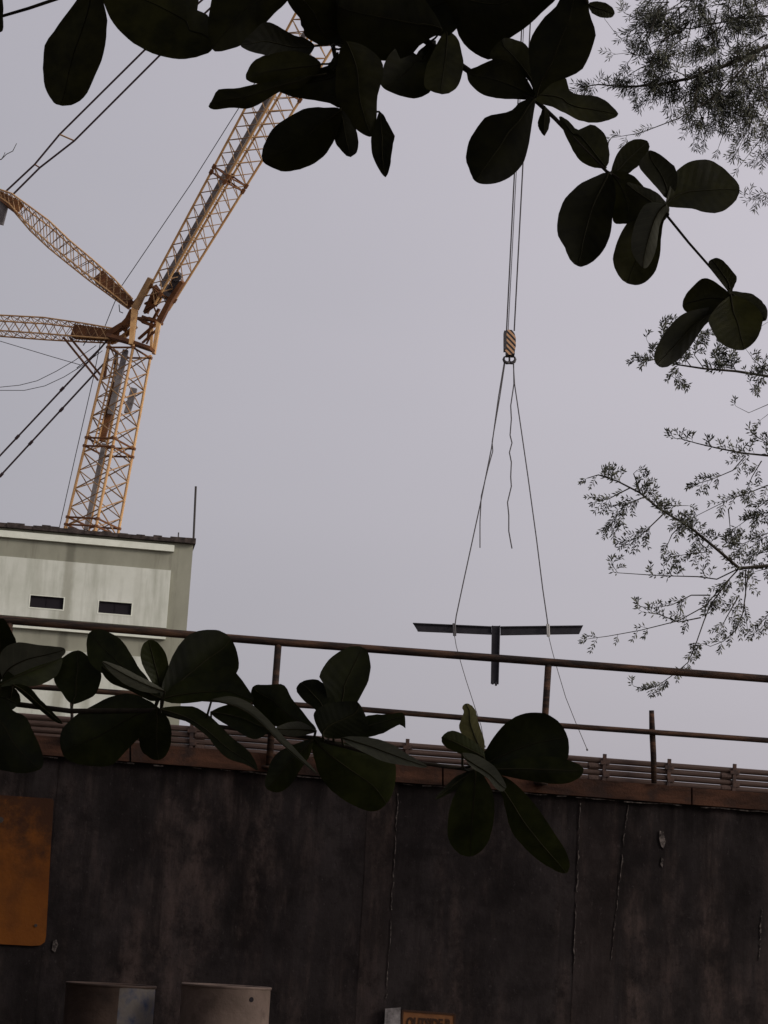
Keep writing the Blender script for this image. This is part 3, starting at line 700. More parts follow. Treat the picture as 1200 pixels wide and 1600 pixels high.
# pendants
tip = jend
def pend(pts, r, extra=None, m_=M_PEND, name='pendant'):
    P = [cp(x, y) for x, y in pts] + ([extra] if extra is not None else [])
    b = MB(); b.tube(P, r, 5); return part(name, b, m_)
p_tip = cp(708, -342)
pend([(8, 300), (54, 257), (93, 210), (225, 79)], 0.066, p_tip)
pend([(20, 304), (62, 262), (116, 220), (248, 88)], 0.066, p_tip)
bar('pendant_link', cp(54, 257), cp(62, 262), 0.05, M_CRANED, crane, 5); bar('pendant_link', cp(93, 210), cp(116, 220), 0.055, M_BRACE, crane, 5)
pend([(170, 529), (152, 550), (0, 712), (-160, 883)], 0.06); pend([(170, 560), (154, 577), (0, 744), (-160, 917)], 0.06)
for (x, y) in ((97, 608), (27, 683), (96, 640), (48, 692), (2, 742)):
    bar('pendant_joint', cp(x - 2.5, y + 2.7), cp(x + 2.5, y - 2.7), 0.10, M_PEND, crane, 6)
# ropes
def rope(name, pts, r): 
    b = MB(); b.tube([cp(x, y) for x, y in pts], r, 5); return part(name, b, M_ROPE)
rope('hoist_rope', [(420, 95), (366, 180), (300, 285), (190, 447), (176, 480), (160, 520), (146, 590), (118, 712), (92, 828), (60, 970)], 0.026)
rope('luffing_rope', [(155, 545), (140, 560), (120, 575)], 0.03)
def sag(pts): rope('slack_cable', pts, 0.022)
sag([(-60, 515), (0, 533), (40, 545), (80, 557), (125, 570)])
sag([(-60, 607), (0, 605), (30, 602), (58, 595), (88, 580), (117, 563), (150, 540)])
sag([(-60, 606), (0, 610), (38, 610), (70, 603), (100, 589), (126, 573), (160, 548)])
rope('slack_cable', [(138, 528), (130, 540)], 0.03); rope('slack_cable', [(186, 476), (187, 487), (192, 489)], 0.03)
# jib head, load ropes
LY = cp(800, 500).y
nose = at(845, -375, LY)
b = MB(); b.beam(jend, nose, 0.9, 0.9, Vector((0, 1, 0)), 0, 0.5, 0.6); part('jib_head', b, M_CRANED)
b = MB(); b.tube([nose - Vector((0, 0.5, 0)), nose + Vector((0, 0.5, 0))], 0.6, 16); part('head_sheave', b, M_CRANED)
for (x0, x1) in ((791.5, 836), (794, 839.5), (803.5, 850)):
    b = MB(); b.tube([at(x0, 517, LY), at(x1, -372, LY)], 0.022 if x0 == 794 else 0.038, 5); part('load_rope', b, M_ROPE)
# base of the crane on the ground (behind the building)
b = MB()
for s_ in (-3.2, 3.2):
    b.box(Vector((foot.x - 4.5, foot.y + s_ - 0.6, 0.0)), Vector((9, 0, 0)), Vector((0, 1.2, 0)), Vector((0, 0, 1.3)))
part('crawler_track', b, M_ROPE)
b = MB(); b.box(Vector((foot.x - 7, foot.y - 1.6, 1.25)), Vector((8.5, 0, 0)), Vector((0, 3.2, 0)), Vector((0, 0, 2.2))); part('machine_deck', b, M_CRANE)

# ------------------------------------------------------------------ hook block, slings, beam, tag lines
def lp(x, y, d=0.0): return at(x, y, LY + d)
PXM = LY / F_PX
hb = empty('hook_block', lp(796, 570), 'striped hook block hanging on the crane ropes', 'hook block')
def cheek(doff):
    pts = [(787.5, 521), (790, 516.5), (795, 515), (800, 515.5), (804, 521), (806, 528), (806, 541), (804, 551), (800, 554), (792, 554), (788.5, 549), (787, 538)]
    b = MB(); c0 = lp(796.5, 535)
    f = [lp(x, y, doff) - c0 for x, y in pts]; k_ = [lp(x, y, doff + 0.08) - c0 for x, y in pts]; n = len(f)
    b.add(f + k_, [tuple(range(n)), tuple(reversed(range(n, 2 * n)))] + [(i, i + n, (i + 1) % n + n, (i + 1) % n) for i in range(n)])
    o = b.build('cheek_plate', M_STRIPE, None); o.parent = hb; o.matrix_parent_inverse = WORLD[hb.name].inverted(); o.location = c0; return o
cheek(-0.32); cheek(0.24)
b = MB(); b.tube([lp(796.5, 527, -0.22), lp(796.5, 527, 0.22)], 8 * PXM, 18); b.build('sheave', M_ROPE, hb)
b = MB(); b.beam(lp(789, 519, -0.1), lp(789, 548, -0.1), 4 * PXM, 0.55); b.build('side_weight', M_ROPE, hb)
b = MB(); b.beam(lp(797, 549), lp(797, 556), 14 * PXM, 0.6); b.build('crosshead', M_ROPE, hb)
b = MB()                                                      # double hook
b.tube([lp(796, 553), lp(796, 566)], 1.6 * PXM, 8)
for s_ in (-1, 1):
    b.tube([lp(796, 566.5), lp(796 + s_ * 4, 567), lp(796 + s_ * 7.5, 565), lp(796 + s_ * 9.2, 561.5), lp(796 + s_ * 8, 558), lp(796 + s_ * 6.2, 556.6)], [2.9 * PXM, 2.9 * PXM, 2.6 * PXM, 2.1 * PXM, 1.5 * PXM, 0.6 * PXM], 8)
b.build('double_hook', M_ROPE, hb, True)
def rope_thing(name, lines, label, cat, group=None, m_=M_SLING):
    t = empty(name, lp(*lines[0][0][-1]), label, cat, group)
    for pts, r in lines:
        b = MB(); b.tube([lp(x, y) for x, y in pts], r, 6); b.build('strand', m_, t)
    return t
s1 = rope_thing('lifting_sling', [([(788, 566), (779, 620), (768, 700), (760, 740), (750, 790), (737, 850), (724, 910), (713, 962), (711, 976)], 0.034),
                              ([(789, 567), (781, 620), (769, 690), (770, 705), (763, 730), (752, 775), (750, 815), (750, 856)], 0.030)],
           'left lifting sling with a loose tail end hanging beside it', 'sling', 'slings carrying the T beam')
s2 = rope_thing('lifting_sling', [([(802, 566), (804, 600), (812, 655), (825, 745), (838, 840), (848, 920), (855, 968), (856, 979)], 0.032)],
           'right lifting sling running straight to the right beam arm', 'sling', 'slings carrying the T beam')
rope_thing('loose_rope', [([(802.5, 566), (803, 600), (798, 634), (799, 655), (797, 680), (800, 692), (796, 707), (799, 722), (798, 745), (799, 760), (793, 785), (795, 805), (795, 830), (799, 852), (800, 857)], 0.034)],
           'wavy loose rope dangling between the two slings', 'rope')
# the T shaped steel beam
tb = empty('steel_beam', lp(775, 1068), 'dark grey T shaped steel beam hanging from the crane slings', 'steel beam')
def arm(name, q, wid, fl):
    """I section along the traced quad q = (top a, top b, bottom b, bottom a); wid depth in metres"""
    A, B, C_, D = [lp(*p) for p in q]
    dv = Vector((0, 1, 0)); b = MB()
    ua, ub = (A - D).normalized(), (B - C_).normalized()
    for s_, e_ in ((0.0, 0.13), (0.87, 1.0)):                # flanges
        lo0, lo1 = D.lerp(A, s_), C_.lerp(B, s_); hi0, hi1 = D.lerp(A, e_), C_.lerp(B, e_)
        b.hexa([lo0 - dv * wid / 2, lo1 - dv * wid / 2, lo1 + dv * wid / 2, lo0 + dv * wid / 2, hi0 - dv * wid / 2, hi1 - dv * wid / 2, hi1 + dv * wid / 2, hi0 + dv * wid / 2])
    lo0, lo1 = D.lerp(A, 0.13), C_.lerp(B, 0.13); hi0, hi1 = D.lerp(A, 0.87), C_.lerp(B, 0.87); w = 0.03
    b.hexa([lo0 - dv * w, lo1 - dv * w, lo1 + dv * w, lo0 + dv * w, hi0 - dv * w, hi1 - dv * w, hi1 + dv * w, hi0 + dv * w])
    return b.build(name, M_BEAM, tb)
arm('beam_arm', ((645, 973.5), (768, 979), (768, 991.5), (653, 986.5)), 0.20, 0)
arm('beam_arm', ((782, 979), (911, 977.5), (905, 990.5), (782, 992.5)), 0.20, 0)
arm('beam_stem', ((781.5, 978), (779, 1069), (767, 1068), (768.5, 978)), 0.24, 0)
b = MB()
for (x, y) in ((770, 1066), (775, 1068)): b.beam(lp(x, y - 2), lp(x, y + 3), 3 * PXM, 0.3)
b.build('end_tab', M_BEAM, tb)
for s_, t in ((710.5, s1), (857, s2)):
    yc = 984 if s_ < 800 else 985
    b = MB()
    for k_ in (-1.2, 1.2):
        ring = [lp(s_ + k_ - 1, yc - 9, -0.22), lp(s_ + k_, yc + 9, -0.22), lp(s_ + k_, yc + 9, 0.22), lp(s_ + k_ - 1, yc - 9, 0.22), lp(s_ + k_ - 1, yc - 9, -0.22)]
        b.tube(ring, 0.05, 6)
    b.build('choker_wrap', M_PALE if s_ > 800 else M_SLING, t)
def tagline(pts, label):
    b = MB(); b.tube([lp(x, y) for x, y in pts], 0.018, 5); b.tube([lp(*pts[-1]), lp(pts[-1][0] + 1, pts[-1][1] + 3)], 0.05, 6)
    return tag(b.build('tag_line', M_ROPE), label, 'rope', 'tag lines below the beam')
tagline([(710, 992), (713, 1010), (720, 1035), (728, 1062), (742, 1105), (752, 1135), (757, 1165)], 'thin tag line below the left beam arm')
tagline([(857, 993), (863, 1018), (872, 1050), (884, 1090), (900, 1130), (917, 1170)], 'thin tag line trailing from the right beam arm')

# ------------------------------------------------------------------ big-leaved tree (foreground)
trunk_base = Vector((-2.3, 3.6, 0))
alm = empty('almond_tree', trunk_base, 'large leaved tree with dark broad leaves framing the view', 'tree')
b = MB(); b.tube([trunk_base + Vector(v) for v in ((0, 0, -0.1), (0.02, 0, 0.3), (-0.05, -0.1, 1.2), (0.02, -0.25, 2.4), (0.1, -0.6, 3.4), (0.2, -1.2, 4.6), (0.3, -2.0, 6.0))], [0.24, 0.19, 0.16, 0.145, 0.12, 0.09, 0.05], 14)
b.build('trunk', M_BARK, alm, True)
tl = lambda v: trunk_base + Vector(v)
def limb(pts): 
    b = MB(); n = len(pts); b.tube(pts, [0.06 * (1 - i / n) + 0.02 for i in range(n)], 8); b.build('limb', M_BARK, alm, True)
limb([tl((0.1, -0.6, 3.4)), tl((1.5, -1.5, 4.2)), tl((3.2, -2.6, 4.9)), tl((5.0, -3.4, 5.2))])
limb([tl((0.02, -0.25, 2.4)), tl((-1.3, -1.2, 3.4)), tl((-2.6, -2.4, 4.2))])
limb([tl((0.2, -1.2, 4.6)), tl((1.5, -3.0, 5.4)), tl((2.5, -5.0, 5.8))])
limb([tl((0.2, -1.2, 4.6)), tl((0.3, 0.0, 5.2)), tl((1.2, 0.8, 5.8))])

def twig(name, pts, r0, r1, parent):
    b = MB(); n = len(pts)
    b.tube([at(*p) for p in pts], [r1 + (r0 - r1) * (1 - i / (n - 1)) ** 2.2 for i in range(n)], 8)
    return b.build(name, M_TWIG, parent, True)
br_up = twig('branch', [(-900, -420, 3.5), (-500, -330, 3.45), (-100, -230, 3.4), (300, -110, 3.35), (470, -40, 3.3), (560, 8, 3.28), (660, 60, 3.25), (740, 116, 3.22), (800, 141, 3.2),
                        (838, 158, 3.18), (868, 186, 3.16), (905, 225, 3.14), (948, 268, 3.12), (1000, 298, 3.1), (1042, 337, 3.08), (1076, 379, 3.06), (1112, 420, 3.05), (1142, 458, 3.04)], 0.014, 0.0020, alm)
b = MB(); b.tube([at(*p) for p in ((95, -4, 3.36), (45, 13, 3.38), (4, 25, 3.4), (-60, 40, 3.42))], [0.0035, 0.0032, 0.003, 0.003], 8); b.build('twig', M_TWIG, br_up, True)
b = MB(); b.tube([at(*p) for p in ((300, -110, 3.35), (200, -55, 3.36), (120, -12, 3.36), (95, -4, 3.36))], [0.006, 0.005, 0.004, 0.0035], 8); b.build('twig', M_TWIG, br_up, True)
b = MB(); b.tube([at(*p) for p in ((470, -40, 3.3), (500, 20, 3.28), (520, 70, 3.26), (530, 120, 3.24), (533, 172, 3.22))], [0.006, 0.005, 0.0045, 0.004, 0.003], 8); b.build('twig', M_TWIG, br_up, True)
b = MB(); b.tube([at(*p) for p in ((470, -40, 3.3), (440, -15, 3.3), (360, 20, 3.3), (335, 48, 3.3))], [0.006, 0.005, 0.004, 0.003], 8); b.build('twig', M_TWIG, br_up, True)
b = MB(); b.tube([at(*p) for p in ((560, 8, 3.28), (740, -30, 3.2), (880, -40, 3.15), (918, 4, 3.1))], [0.006, 0.005, 0.004, 0.003], 8); b.build('twig', M_TWIG, br_up, True)
br_lo = twig('branch', [(-1500, 1010, 3.55), (-900, 1060, 3.5), (-300, 1085, 3.4), (0, 1097, 3.34), (110, 1111, 3.3), (240, 1110, 3.26), (330, 1134, 3.22), (490, 1153, 3.18), (617, 1187, 3.14), (738, 1203, 3.1)], 0.0075, 0.0032, alm)

def catmull(pts, k=3):
    n = len(pts); o = []
    for i in range(n):
        p0, p1, p2, p3 = [Vector((*pts[(i + j - 1) % n], 0)) for j in range(4)]
        for s_ in range(k):
            t = s_ / k
            o.append(0.5 * ((2 * p1) + (p2 - p0) * t + (2 * p0 - 5 * p1 + 4 * p2 - p3) * t * t + (3 * p1 - p0 - 3 * p2 + p3) * t ** 3))
    return [(v.x, v.y) for v in o]
lrnd = random.Random(11)
NODES = {}
def dense(pts):
    o = []
    for p, q in zip(pts[:-1], pts[1:]):
        o += [tuple(p[k] + (q[k] - p[k]) * t / 8 for k in range(3)) for t in range(8)]
    return o
NODES[br_up.name] = dense([(300, -110, 3.35), (470, -40, 3.3), (560, 8, 3.28), (660, 60, 3.25), (740, 116, 3.22), (800, 141, 3.2), (838, 158, 3.18), (868, 186, 3.16), (905, 225, 3.14), (948, 268, 3.12),
    (1000, 298, 3.1), (1042, 337, 3.08), (1076, 379, 3.06), (1112, 420, 3.05), (1142, 458, 3.04)]) + dense([(470, -40, 3.3), (500, 20, 3.28), (520, 70, 3.26), (530, 120, 3.24), (533, 172, 3.22)]) + \
    dense([(470, -40, 3.3), (440, -15, 3.3), (360, 20, 3.3), (335, 48, 3.3)]) + dense([(300, -110, 3.35), (200, -55, 3.36), (120, -12, 3.36), (95, -4, 3.36)])
NODES[br_lo.name] = dense([(-300, 1085, 3.4), (0, 1097, 3.34), (110, 1111, 3.3), (240, 1110, 3.26), (330, 1134, 3.22), (490, 1153, 3.18), (617, 1187, 3.14), (738, 1203, 3.1)])
def leaf(parent, Y, poly, m_=None, tilt=None, cup=None, tipi=None):
    """one broad leaf: outline poly (photo pixels, first point = stalk), curved about its midrib and along its length"""
    base = Vector(poly[0]); 
    tip = Vector(poly[tipi]) if tipi is not None else Vector(max(poly, key=lambda p: (Vector(p) - base).length))
    sm = [(x + lrnd.uniform(-0.5, 0.5), y + lrnd.uniform(-0.5, 0.5)) for x, y in catmull(poly, 5)]
    ax_ = (tip - base); L = ax_.length; ax_ /= L; nx = Vector((-ax_.y, ax_.x))
    pr = [((Vector(p) - base).dot(ax_), (Vector(p) - base).dot(nx)) for p in sm]
    t0, t1 = min(p[0] for p in pr), max(p[0] for p in pr)
    ns_, nc = 26, 6; rows = []
    for i in range(ns_ + 1):
        t = t0 + (t1 - t0) * (0.5 - 0.5 * math.cos(math.pi * (0.02 + 0.96 * i / ns_)))
        xs = []
        for k in range(len(pr)):
            a_, c_ = pr[k], pr[(k + 1) % len(pr)]
            if (a_[0] - t) * (c_[0] - t) <= 0 and abs(a_[0] - c_[0]) > 1e-9:
                xs.append(a_[1] + (c_[1] - a_[1]) * (t - a_[0]) / (c_[0] - a_[0]))
        if len(xs) < 2: continue
        rows.append((t, min(xs), max(xs)))
    m2 = Y / F_PX
    tl_ = tilt if tilt is not None else lrnd.uniform(-0.45, 0.45)
    cp_ = cup if cup is not None else lrnd.choice((-1, 1)) * lrnd.uniform(0.08, 0.28)
    bend = lrnd.uniform(-0.25, 0.25); wv = lrnd.uniform(0, 6)
    sk = lrnd.uniform(-0.35, 0.35)
    b = MB()
    for (t, lo, hi) in rows:
        s_ = (t - t0) / (t1 - t0); mid = max(lo, min(hi, (lo + hi) / 2 * 0.6)); half = (hi - lo) / 2
        for j in range(nc + 1):
            v = -1 + 2 * j / nc
            w = mid + (hi - mid) * v if v > 0 else mid + (mid - lo) * v
            d = m2 * (tl_ * (t - t0) + bend * (t1 - t0) * s_ * s_ * 0.5 + cp_ * half * (abs(v) ** 1.3) + sk * w + 0.03 * half * math.sin(9 * s_ + wv) * abs(v))
            p = base + ax_ * t + nx * w
            b.v.append(tuple(at(p.x, p.y, Y + d)))
    for i in range(len(rows) - 1):
        for j in range(nc):
            a_ = i * (nc + 1) + j; b.f.append((a_, a_ + 1, a_ + nc + 2, a_ + nc + 1)); b.m.append(0)
    # midrib, on the side that faces the camera
    rib = []
    for i in range(0, len(rows)):
        q = Vector(b.v[i * (nc + 1) + nc // 2]); rib.append(q + (CAM - q).normalized() * 0.0006)
    b.tube(rib, [0.0017 * (1 - 0.8 * i / len(rib)) for i in range(len(rib))], 5, 1)
    # stalk to the nearest point of the twigs
    if NODES.get(parent.name):
        nd = min(NODES[parent.name], key=lambda q: math.hypot(q[0] - base.x, q[1] - base.y))
        if math.hypot(nd[0] - base.x, nd[1] - base.y) < 70:
            e0, e1_ = rib[0], at(*nd); b.tube([e1_, e1_.lerp(e0, 0.5) + Vector((0, 0, -0.003)), e0], [0.0024, 0.002, 0.0018], 6, 1)
    o = b.build('leaf', [m_ or M_LEAF, M_RIB], parent, True)
    me = o.data; uvl = me.uv_layers.new(name='UVMap'); nr = len(rows)
    for lo_ in me.loops:
        vi = lo_.vertex_index
        if vi < nr * (nc + 1): uvl.data[lo_.index].uv = (-1 + 2 * (vi % (nc + 1)) / nc, (rows[vi // (nc + 1)][0] - t0) / (t1 - t0))
    return o

UPPER = [
 (3.36, [(150,-45),(120,0),(105,20),(82,52),(70,70),(67,105),(70,135),(82,158),(95,165),(115,163),(133,150),(150,115),(163,80),(167,45),(167,25),(160,-5),(156,-35)]),
 (3.30, [(332,50),(326,25),(306,13),(315,-3),(308,-40),(260,-75),(190,-60),(160,-15),(165,12),(178,38),(205,65),(235,82),(262,90),(290,92),(318,86),(332,76)]),
 (3.27, [(449,-8),(400,-50),(345,-40),(331,-2),(327,20),(325,45),(332,78),(355,78),(378,70),(400,53),(418,33),(430,20),(446,5)]),
 (3.24, [(492,72),(475,59),(457,54),(418,34),(395,50),(376,70),(390,80),(413,86),(445,94),(475,92)]),
 (3.22, [(502,100),(480,84),(450,80),(413,87),(395,97),(386,112),(385,124),(402,131),(430,129),(465,128),(490,120)]),
 (3.21, [(485,118),(440,125),(402,131),(370,138),(342,140),(332,155),(326,166),(335,171),(365,168),(385,170),(405,163),(425,150),(445,141),(470,137)]),
 (3.23, [(510,105),(470,115),(435,128),(432,138),(442,146),(470,154),(495,157),(528,163),(536,150),(530,125)]),
 (3.19, [(533,171),(508,168),(485,168),(465,175),(430,197),(415,220),(409,240),(413,255),(435,266),(452,268),(482,260),(505,245),(521,222),(530,198)]),
 (3.21, [(531,171),(525,190),(522,215),(530,232),(545,245),(557,238),(560,220),(554,195),(545,182)]),
 (3.17, [(540,66),(527,95),(525,150),(540,182),(560,205),(582,213),(588,190),(590,150),(598,120),(596,95),(570,72)]),
 (3.22, [(592,176),(585,200),(580,215),(583,245),(600,276),(609,262),(614,225),(617,213),(605,190),(600,180)]),
 (3.24, [(528,82),(512,103),(496,108),(488,118),(490,150),(515,161),(532,166),(536,120)]),
 (3.22, [(535,75),(500,52),(473,45),(468,20),(455,-5),(470,-35),(515,-35),(545,0),(548,45)]),
 (3.23, [(512,72),(478,58),(472,34),(452,8),(447,-20),(480,-34),(520,-5),(530,45)]),
 (3.20, [(690,42),(650,-15),(600,-35),(545,-25),(528,10),(530,55),(560,85),(600,95),(640,87),(655,72),(672,60)]),
 (3.25, [(680,64),(660,74),(650,86),(655,94),(630,70),(605,90),(595,125),(598,137),(620,148),(645,154),(662,150),(674,140),(678,105)]),
 (3.21, [(695,50),(676,82),(665,108),(663,135),(675,143),(690,147),(705,144),(718,130),(724,105),(722,85),(715,60)]),
 (3.18, [(690,-25),(706,20),(716,55),(730,74),(748,87),(770,93),(786,76),(798,58),(815,48),(832,34),(852,14),(872,-12),(820,-40),(750,-45)]),
 (3.24, [(640,25),(600,-5),(620,-30),(680,-35),(720,-10),(722,30),(700,56),(670,50)]),
 (3.19, [(836,152),(815,112),(790,95),(772,93),(745,104),(730,112),(734,130),(752,147),(775,153),(805,155)]),
 (3.21, [(838,155),(822,120),(775,97),(765,84),(785,61),(805,62),(824,72),(836,100),(846,130)]),
 (3.15, [(838,150),(829,110),(826,75),(833,52),(850,28),(870,8),(885,-25),(905,-35),(918,-10),(921,20),(931,50),(925,75),(915,100),(905,112),(885,122),(862,130)]),
 (3.13, [(919,7),(930,2),(945,4),(957,12),(960,22),(952,28),(935,26),(925,20)]),
 (3.17, [(836,156),(848,125),(870,119),(888,125),(888,138),(900,147),(930,150),(950,160),(966,178),(955,186),(930,192),(905,188),(885,178),(865,168)]),
 (3.14, [(836,154),(812,160),(800,172),(780,178),(760,182),(745,200),(733,220),(728,245),(732,262),(742,283),(762,288),(785,283),(805,270),(820,250),(828,215),(833,180)]),
 (3.16, [(851,166),(843,182),(840,195),(845,206),(851,212),(858,198),(859,180)]),
 (3.12, [(945,262),(925,261),(905,250),(890,225),(880,203),(874,182),(890,190),(902,203),(915,195),(930,196),(945,210),(951,230),(952,250)]),
 (3.13, [(955,274),(960,250),(970,232),(985,220),(1000,217),(1013,222),(1014,235),(1005,252),(990,265),(975,274)]),
 (3.11, [(1045,312),(1025,292),(1005,270),(998,258),(1005,245),(1015,235),(1030,240),(1045,252),(1056,264),(1058,290)]),
 (3.10, [(1040,318),(1050,280),(1062,262),(1080,252),(1100,249),(1120,255),(1138,270),(1152,285),(1156,298),(1148,315),(1130,330),(1108,333),(1080,326),(1052,324)]),
 (3.08, [(952,270),(925,278),(900,292),(880,315),(871,345),(872,370),(882,385),(890,405),(903,416),(920,413),(940,395),(953,370),(957,340),(962,300)]),
 (3.12, [(952,270),(985,272),(1000,285),(1012,302),(1005,320),(990,345),(970,350),(958,345),(955,310)]),
 (3.10, [(1040,318),(1012,315),(990,335),(970,365),(960,390),(958,410),(966,430),(980,443),(1000,445),(1020,430),(1030,405),(1033,375),(1036,350),(1043,332)]),
 (3.06, [(1046,325),(1025,300),(1002,291),(980,285),(978,300),(990,320),(1015,345),(1035,348)]),
 (3.04, [(1142,460),(1130,445),(1115,425),(1107,412),(1112,405),(1122,403),(1135,412),(1148,428),(1152,435),(1146,450)]),
 (3.03, [(1144,466),(1125,446),(1102,434),(1085,445),(1072,460),(1066,475),(1072,487),(1100,492),(1130,486)]),
 (3.05, [(1143,466),(1105,480),(1072,488),(1050,505),(1035,525),(1022,555),(1026,570),(1040,574),(1060,563),(1080,540),(1100,510),(1122,490)]),
 (3.02, [(1142,462),(1120,480),(1107,500),(1112,515),(1125,535),(1145,546),(1165,546),(1182,530),(1190,510),(1190,490),(1170,470)]),
 (3.06, [(1140,456),(1160,457),(1175,459),(1190,470),(1199,485),(1197,500),(1185,502),(1165,492),(1148,478)]),
 (3.38, [(-10,20),(-5,-20),(4,-5),(5,25),(5,45),(0,51),(-20,50),(-32,35)]),
]
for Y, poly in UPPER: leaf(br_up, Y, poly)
o = leaf(br_up, 2.99, [(1044,322),(1010,318),(994,345),(986,375),(990,400),(1004,418),(1014,415),(1025,390),(1031,350)], M_LEAFP, 0.15, 0.35)
LOWER = [
 (3.33, [(0,1062),(-25,1010),(-18,972),(3,966),(12,975),(20,990),(26,1005),(22,1035)], 0),
 (3.30, [(5,1062),(0,1022),(25,1004),(60,1008),(100,1013),(95,1028),(60,1040),(30,1052)], 1),
 (3.28, [(0,1070),(25,1036),(60,1022),(95,1025),(92,1050),(78,1063),(55,1072),(25,1071)], 0),
 (3.31, [(112,1100),(95,1080),(84,1062),(90,1040),(100,1026),(122,1016),(140,1028),(158,1050),(152,1080),(138,1092)], 0),
 (3.27, [(245,1092),(200,1067),(165,1055),(140,1035),(135,1005),(140,988),(155,983),(170,988),(190,1000),(203,1020),(218,1045),(232,1062)], 0),
 (3.22, [(258,1080),(240,1083),(215,1078),(185,1062),(160,1034),(185,1040),(215,1055),(240,1068)], 1),
 (3.24, [(255,1092),(235,1095),(205,1080),(175,1068),(160,1052),(163,1040),(200,1062),(235,1076)], 0),
 (3.27, [(250,1088),(240,1070),(228,1050),(220,1030),(222,1010),(232,1000),(245,1003),(258,1020),(264,1045),(262,1072)], 0),
 (3.25, [(252,1090),(262,1045),(275,1015),(295,992),(320,984),(345,986),(362,1000),(372,1025),(371,1050),(345,1072),(300,1087)], 0),
 (3.21, [(255,1090),(280,1065),(320,1052),(345,1046),(355,1038),(372,1055),(390,1080),(396,1095),(370,1101),(330,1095),(290,1099),(265,1098)], 0),
 (3.17, [(330,1094),(360,1088),(390,1098),(420,1125),(450,1158),(475,1185),(497,1210),(478,1197),(440,1163),(400,1123),(368,1104)], 1),
 (3.22, [(330,1112),(370,1098),(395,1103),(422,1135),(412,1150),(395,1155),(370,1142),(350,1130)], 0),
 (3.20, [(494,1142),(460,1142),(425,1132),(395,1100),(395,1073),(420,1070),(443,1070),(455,1090),(475,1115)], 0),
 (3.16, [(493,1142),(470,1128),(445,1130),(430,1140),(450,1150),(475,1149)], 1),
 (3.26, [(248,1106),(210,1085),(175,1088),(140,1105),(115,1120),(95,1145),(97,1175),(110,1190),(145,1197),(175,1195),(200,1170),(225,1145),(243,1128)], 0),
 (3.24, [(246,1106),(228,1122),(218,1145),(220,1170),(235,1185),(250,1187),(263,1175),(268,1150),(264,1125)], 0),
 (3.20, [(250,1108),(285,1103),(310,1107),(335,1125),(360,1150),(390,1175),(403,1203),(385,1195),(355,1185),(335,1165),(320,1147),(290,1127)], 0),
 (3.30, [(-5,1085),(20,1110),(40,1120),(55,1150),(67,1180),(65,1200),(40,1208),(10,1205),(-30,1190),(-45,1140),(-30,1095)], 0),
 (3.28, [(20,1070),(45,1073),(65,1095),(85,1115),(98,1131),(82,1125),(57,1105),(38,1088)], 0),
 (3.30, [(-15,1072),(15,1070),(30,1085),(30,1100),(10,1112),(-20,1110)], 0),
 (3.19, [(520,1140),(508,1075),(498,1060),(510,1035),(530,1018),(550,1010),(570,1013),(579,1035),(575,1065),(560,1094),(545,1115)], 0),
 (3.16, [(520,1140),(490,1106),(475,1095),(463,1078),(470,1066),(490,1061),(505,1068),(522,1090)], 0),
 (3.14, [(505,1150),(490,1117),(510,1100),(545,1096),(562,1100),(575,1130),(571,1147),(535,1153)], 0),
 (3.18, [(515,1152),(545,1132),(575,1118),(610,1116),(631,1115),(633,1141),(625,1132),(600,1145),(575,1152),(545,1154)], 0),
 (3.12, [(535,1152),(575,1152),(610,1162),(640,1180),(668,1198),(640,1197),(600,1190),(570,1176),(550,1166)], 1),
 (3.17, [(488,1152),(520,1158),(560,1164),(600,1178),(618,1195),(616,1230),(605,1255),(585,1268),(560,1262),(530,1245),(505,1220),(492,1190)], 0),
 (3.15, [(487,1156),(455,1165),(430,1180),(418,1205),(415,1230),(435,1238),(455,1225),(470,1202),(484,1180)], 0),
 (3.10, [(754,1184),(735,1167),(720,1145),(718,1130),(725,1113),(722,1105),(730,1099),(742,1108),(748,1130),(757,1160)], 2),
 (3.07, [(757,1185),(735,1183),(710,1174),(694,1165),(690,1153),(700,1143),(715,1143),(735,1155),(752,1168)], 0),
 (3.11, [(745,1200),(763,1165),(785,1135),(810,1118),(835,1113),(855,1116),(875,1130),(887,1150),(889,1175),(880,1192),(840,1202),(790,1207)], 0),
 (3.07, [(748,1203),(800,1187),(840,1182),(870,1183),(900,1192),(912,1202),(905,1215),(880,1225),(840,1222),(795,1214)], 0),
 (3.03, [(738,1200),(722,1177),(745,1180),(770,1195),(785,1215),(791,1231),(780,1236),(763,1217),(748,1206)], 1),
 (3.06, [(742,1204),(720,1225),(705,1255),(700,1285),(702,1315),(720,1335),(740,1337),(760,1320),(770,1290),(772,1250),(760,1218)], 0),
 (3.08, [(745,1203),(780,1232),(790,1265),(800,1300),(825,1330),(850,1350),(880,1365),(890,1355),(885,1332),(865,1300),(845,1270),(825,1245),(793,1216)], 0),
 (3.09, [(740,1203),(715,1212),(695,1230),(680,1249),(702,1240),(727,1222)], 0),
]
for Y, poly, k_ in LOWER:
    leaf(br_lo, Y, poly, (M_LEAFG, M_LEAFP, M_LEAFO)[k_])

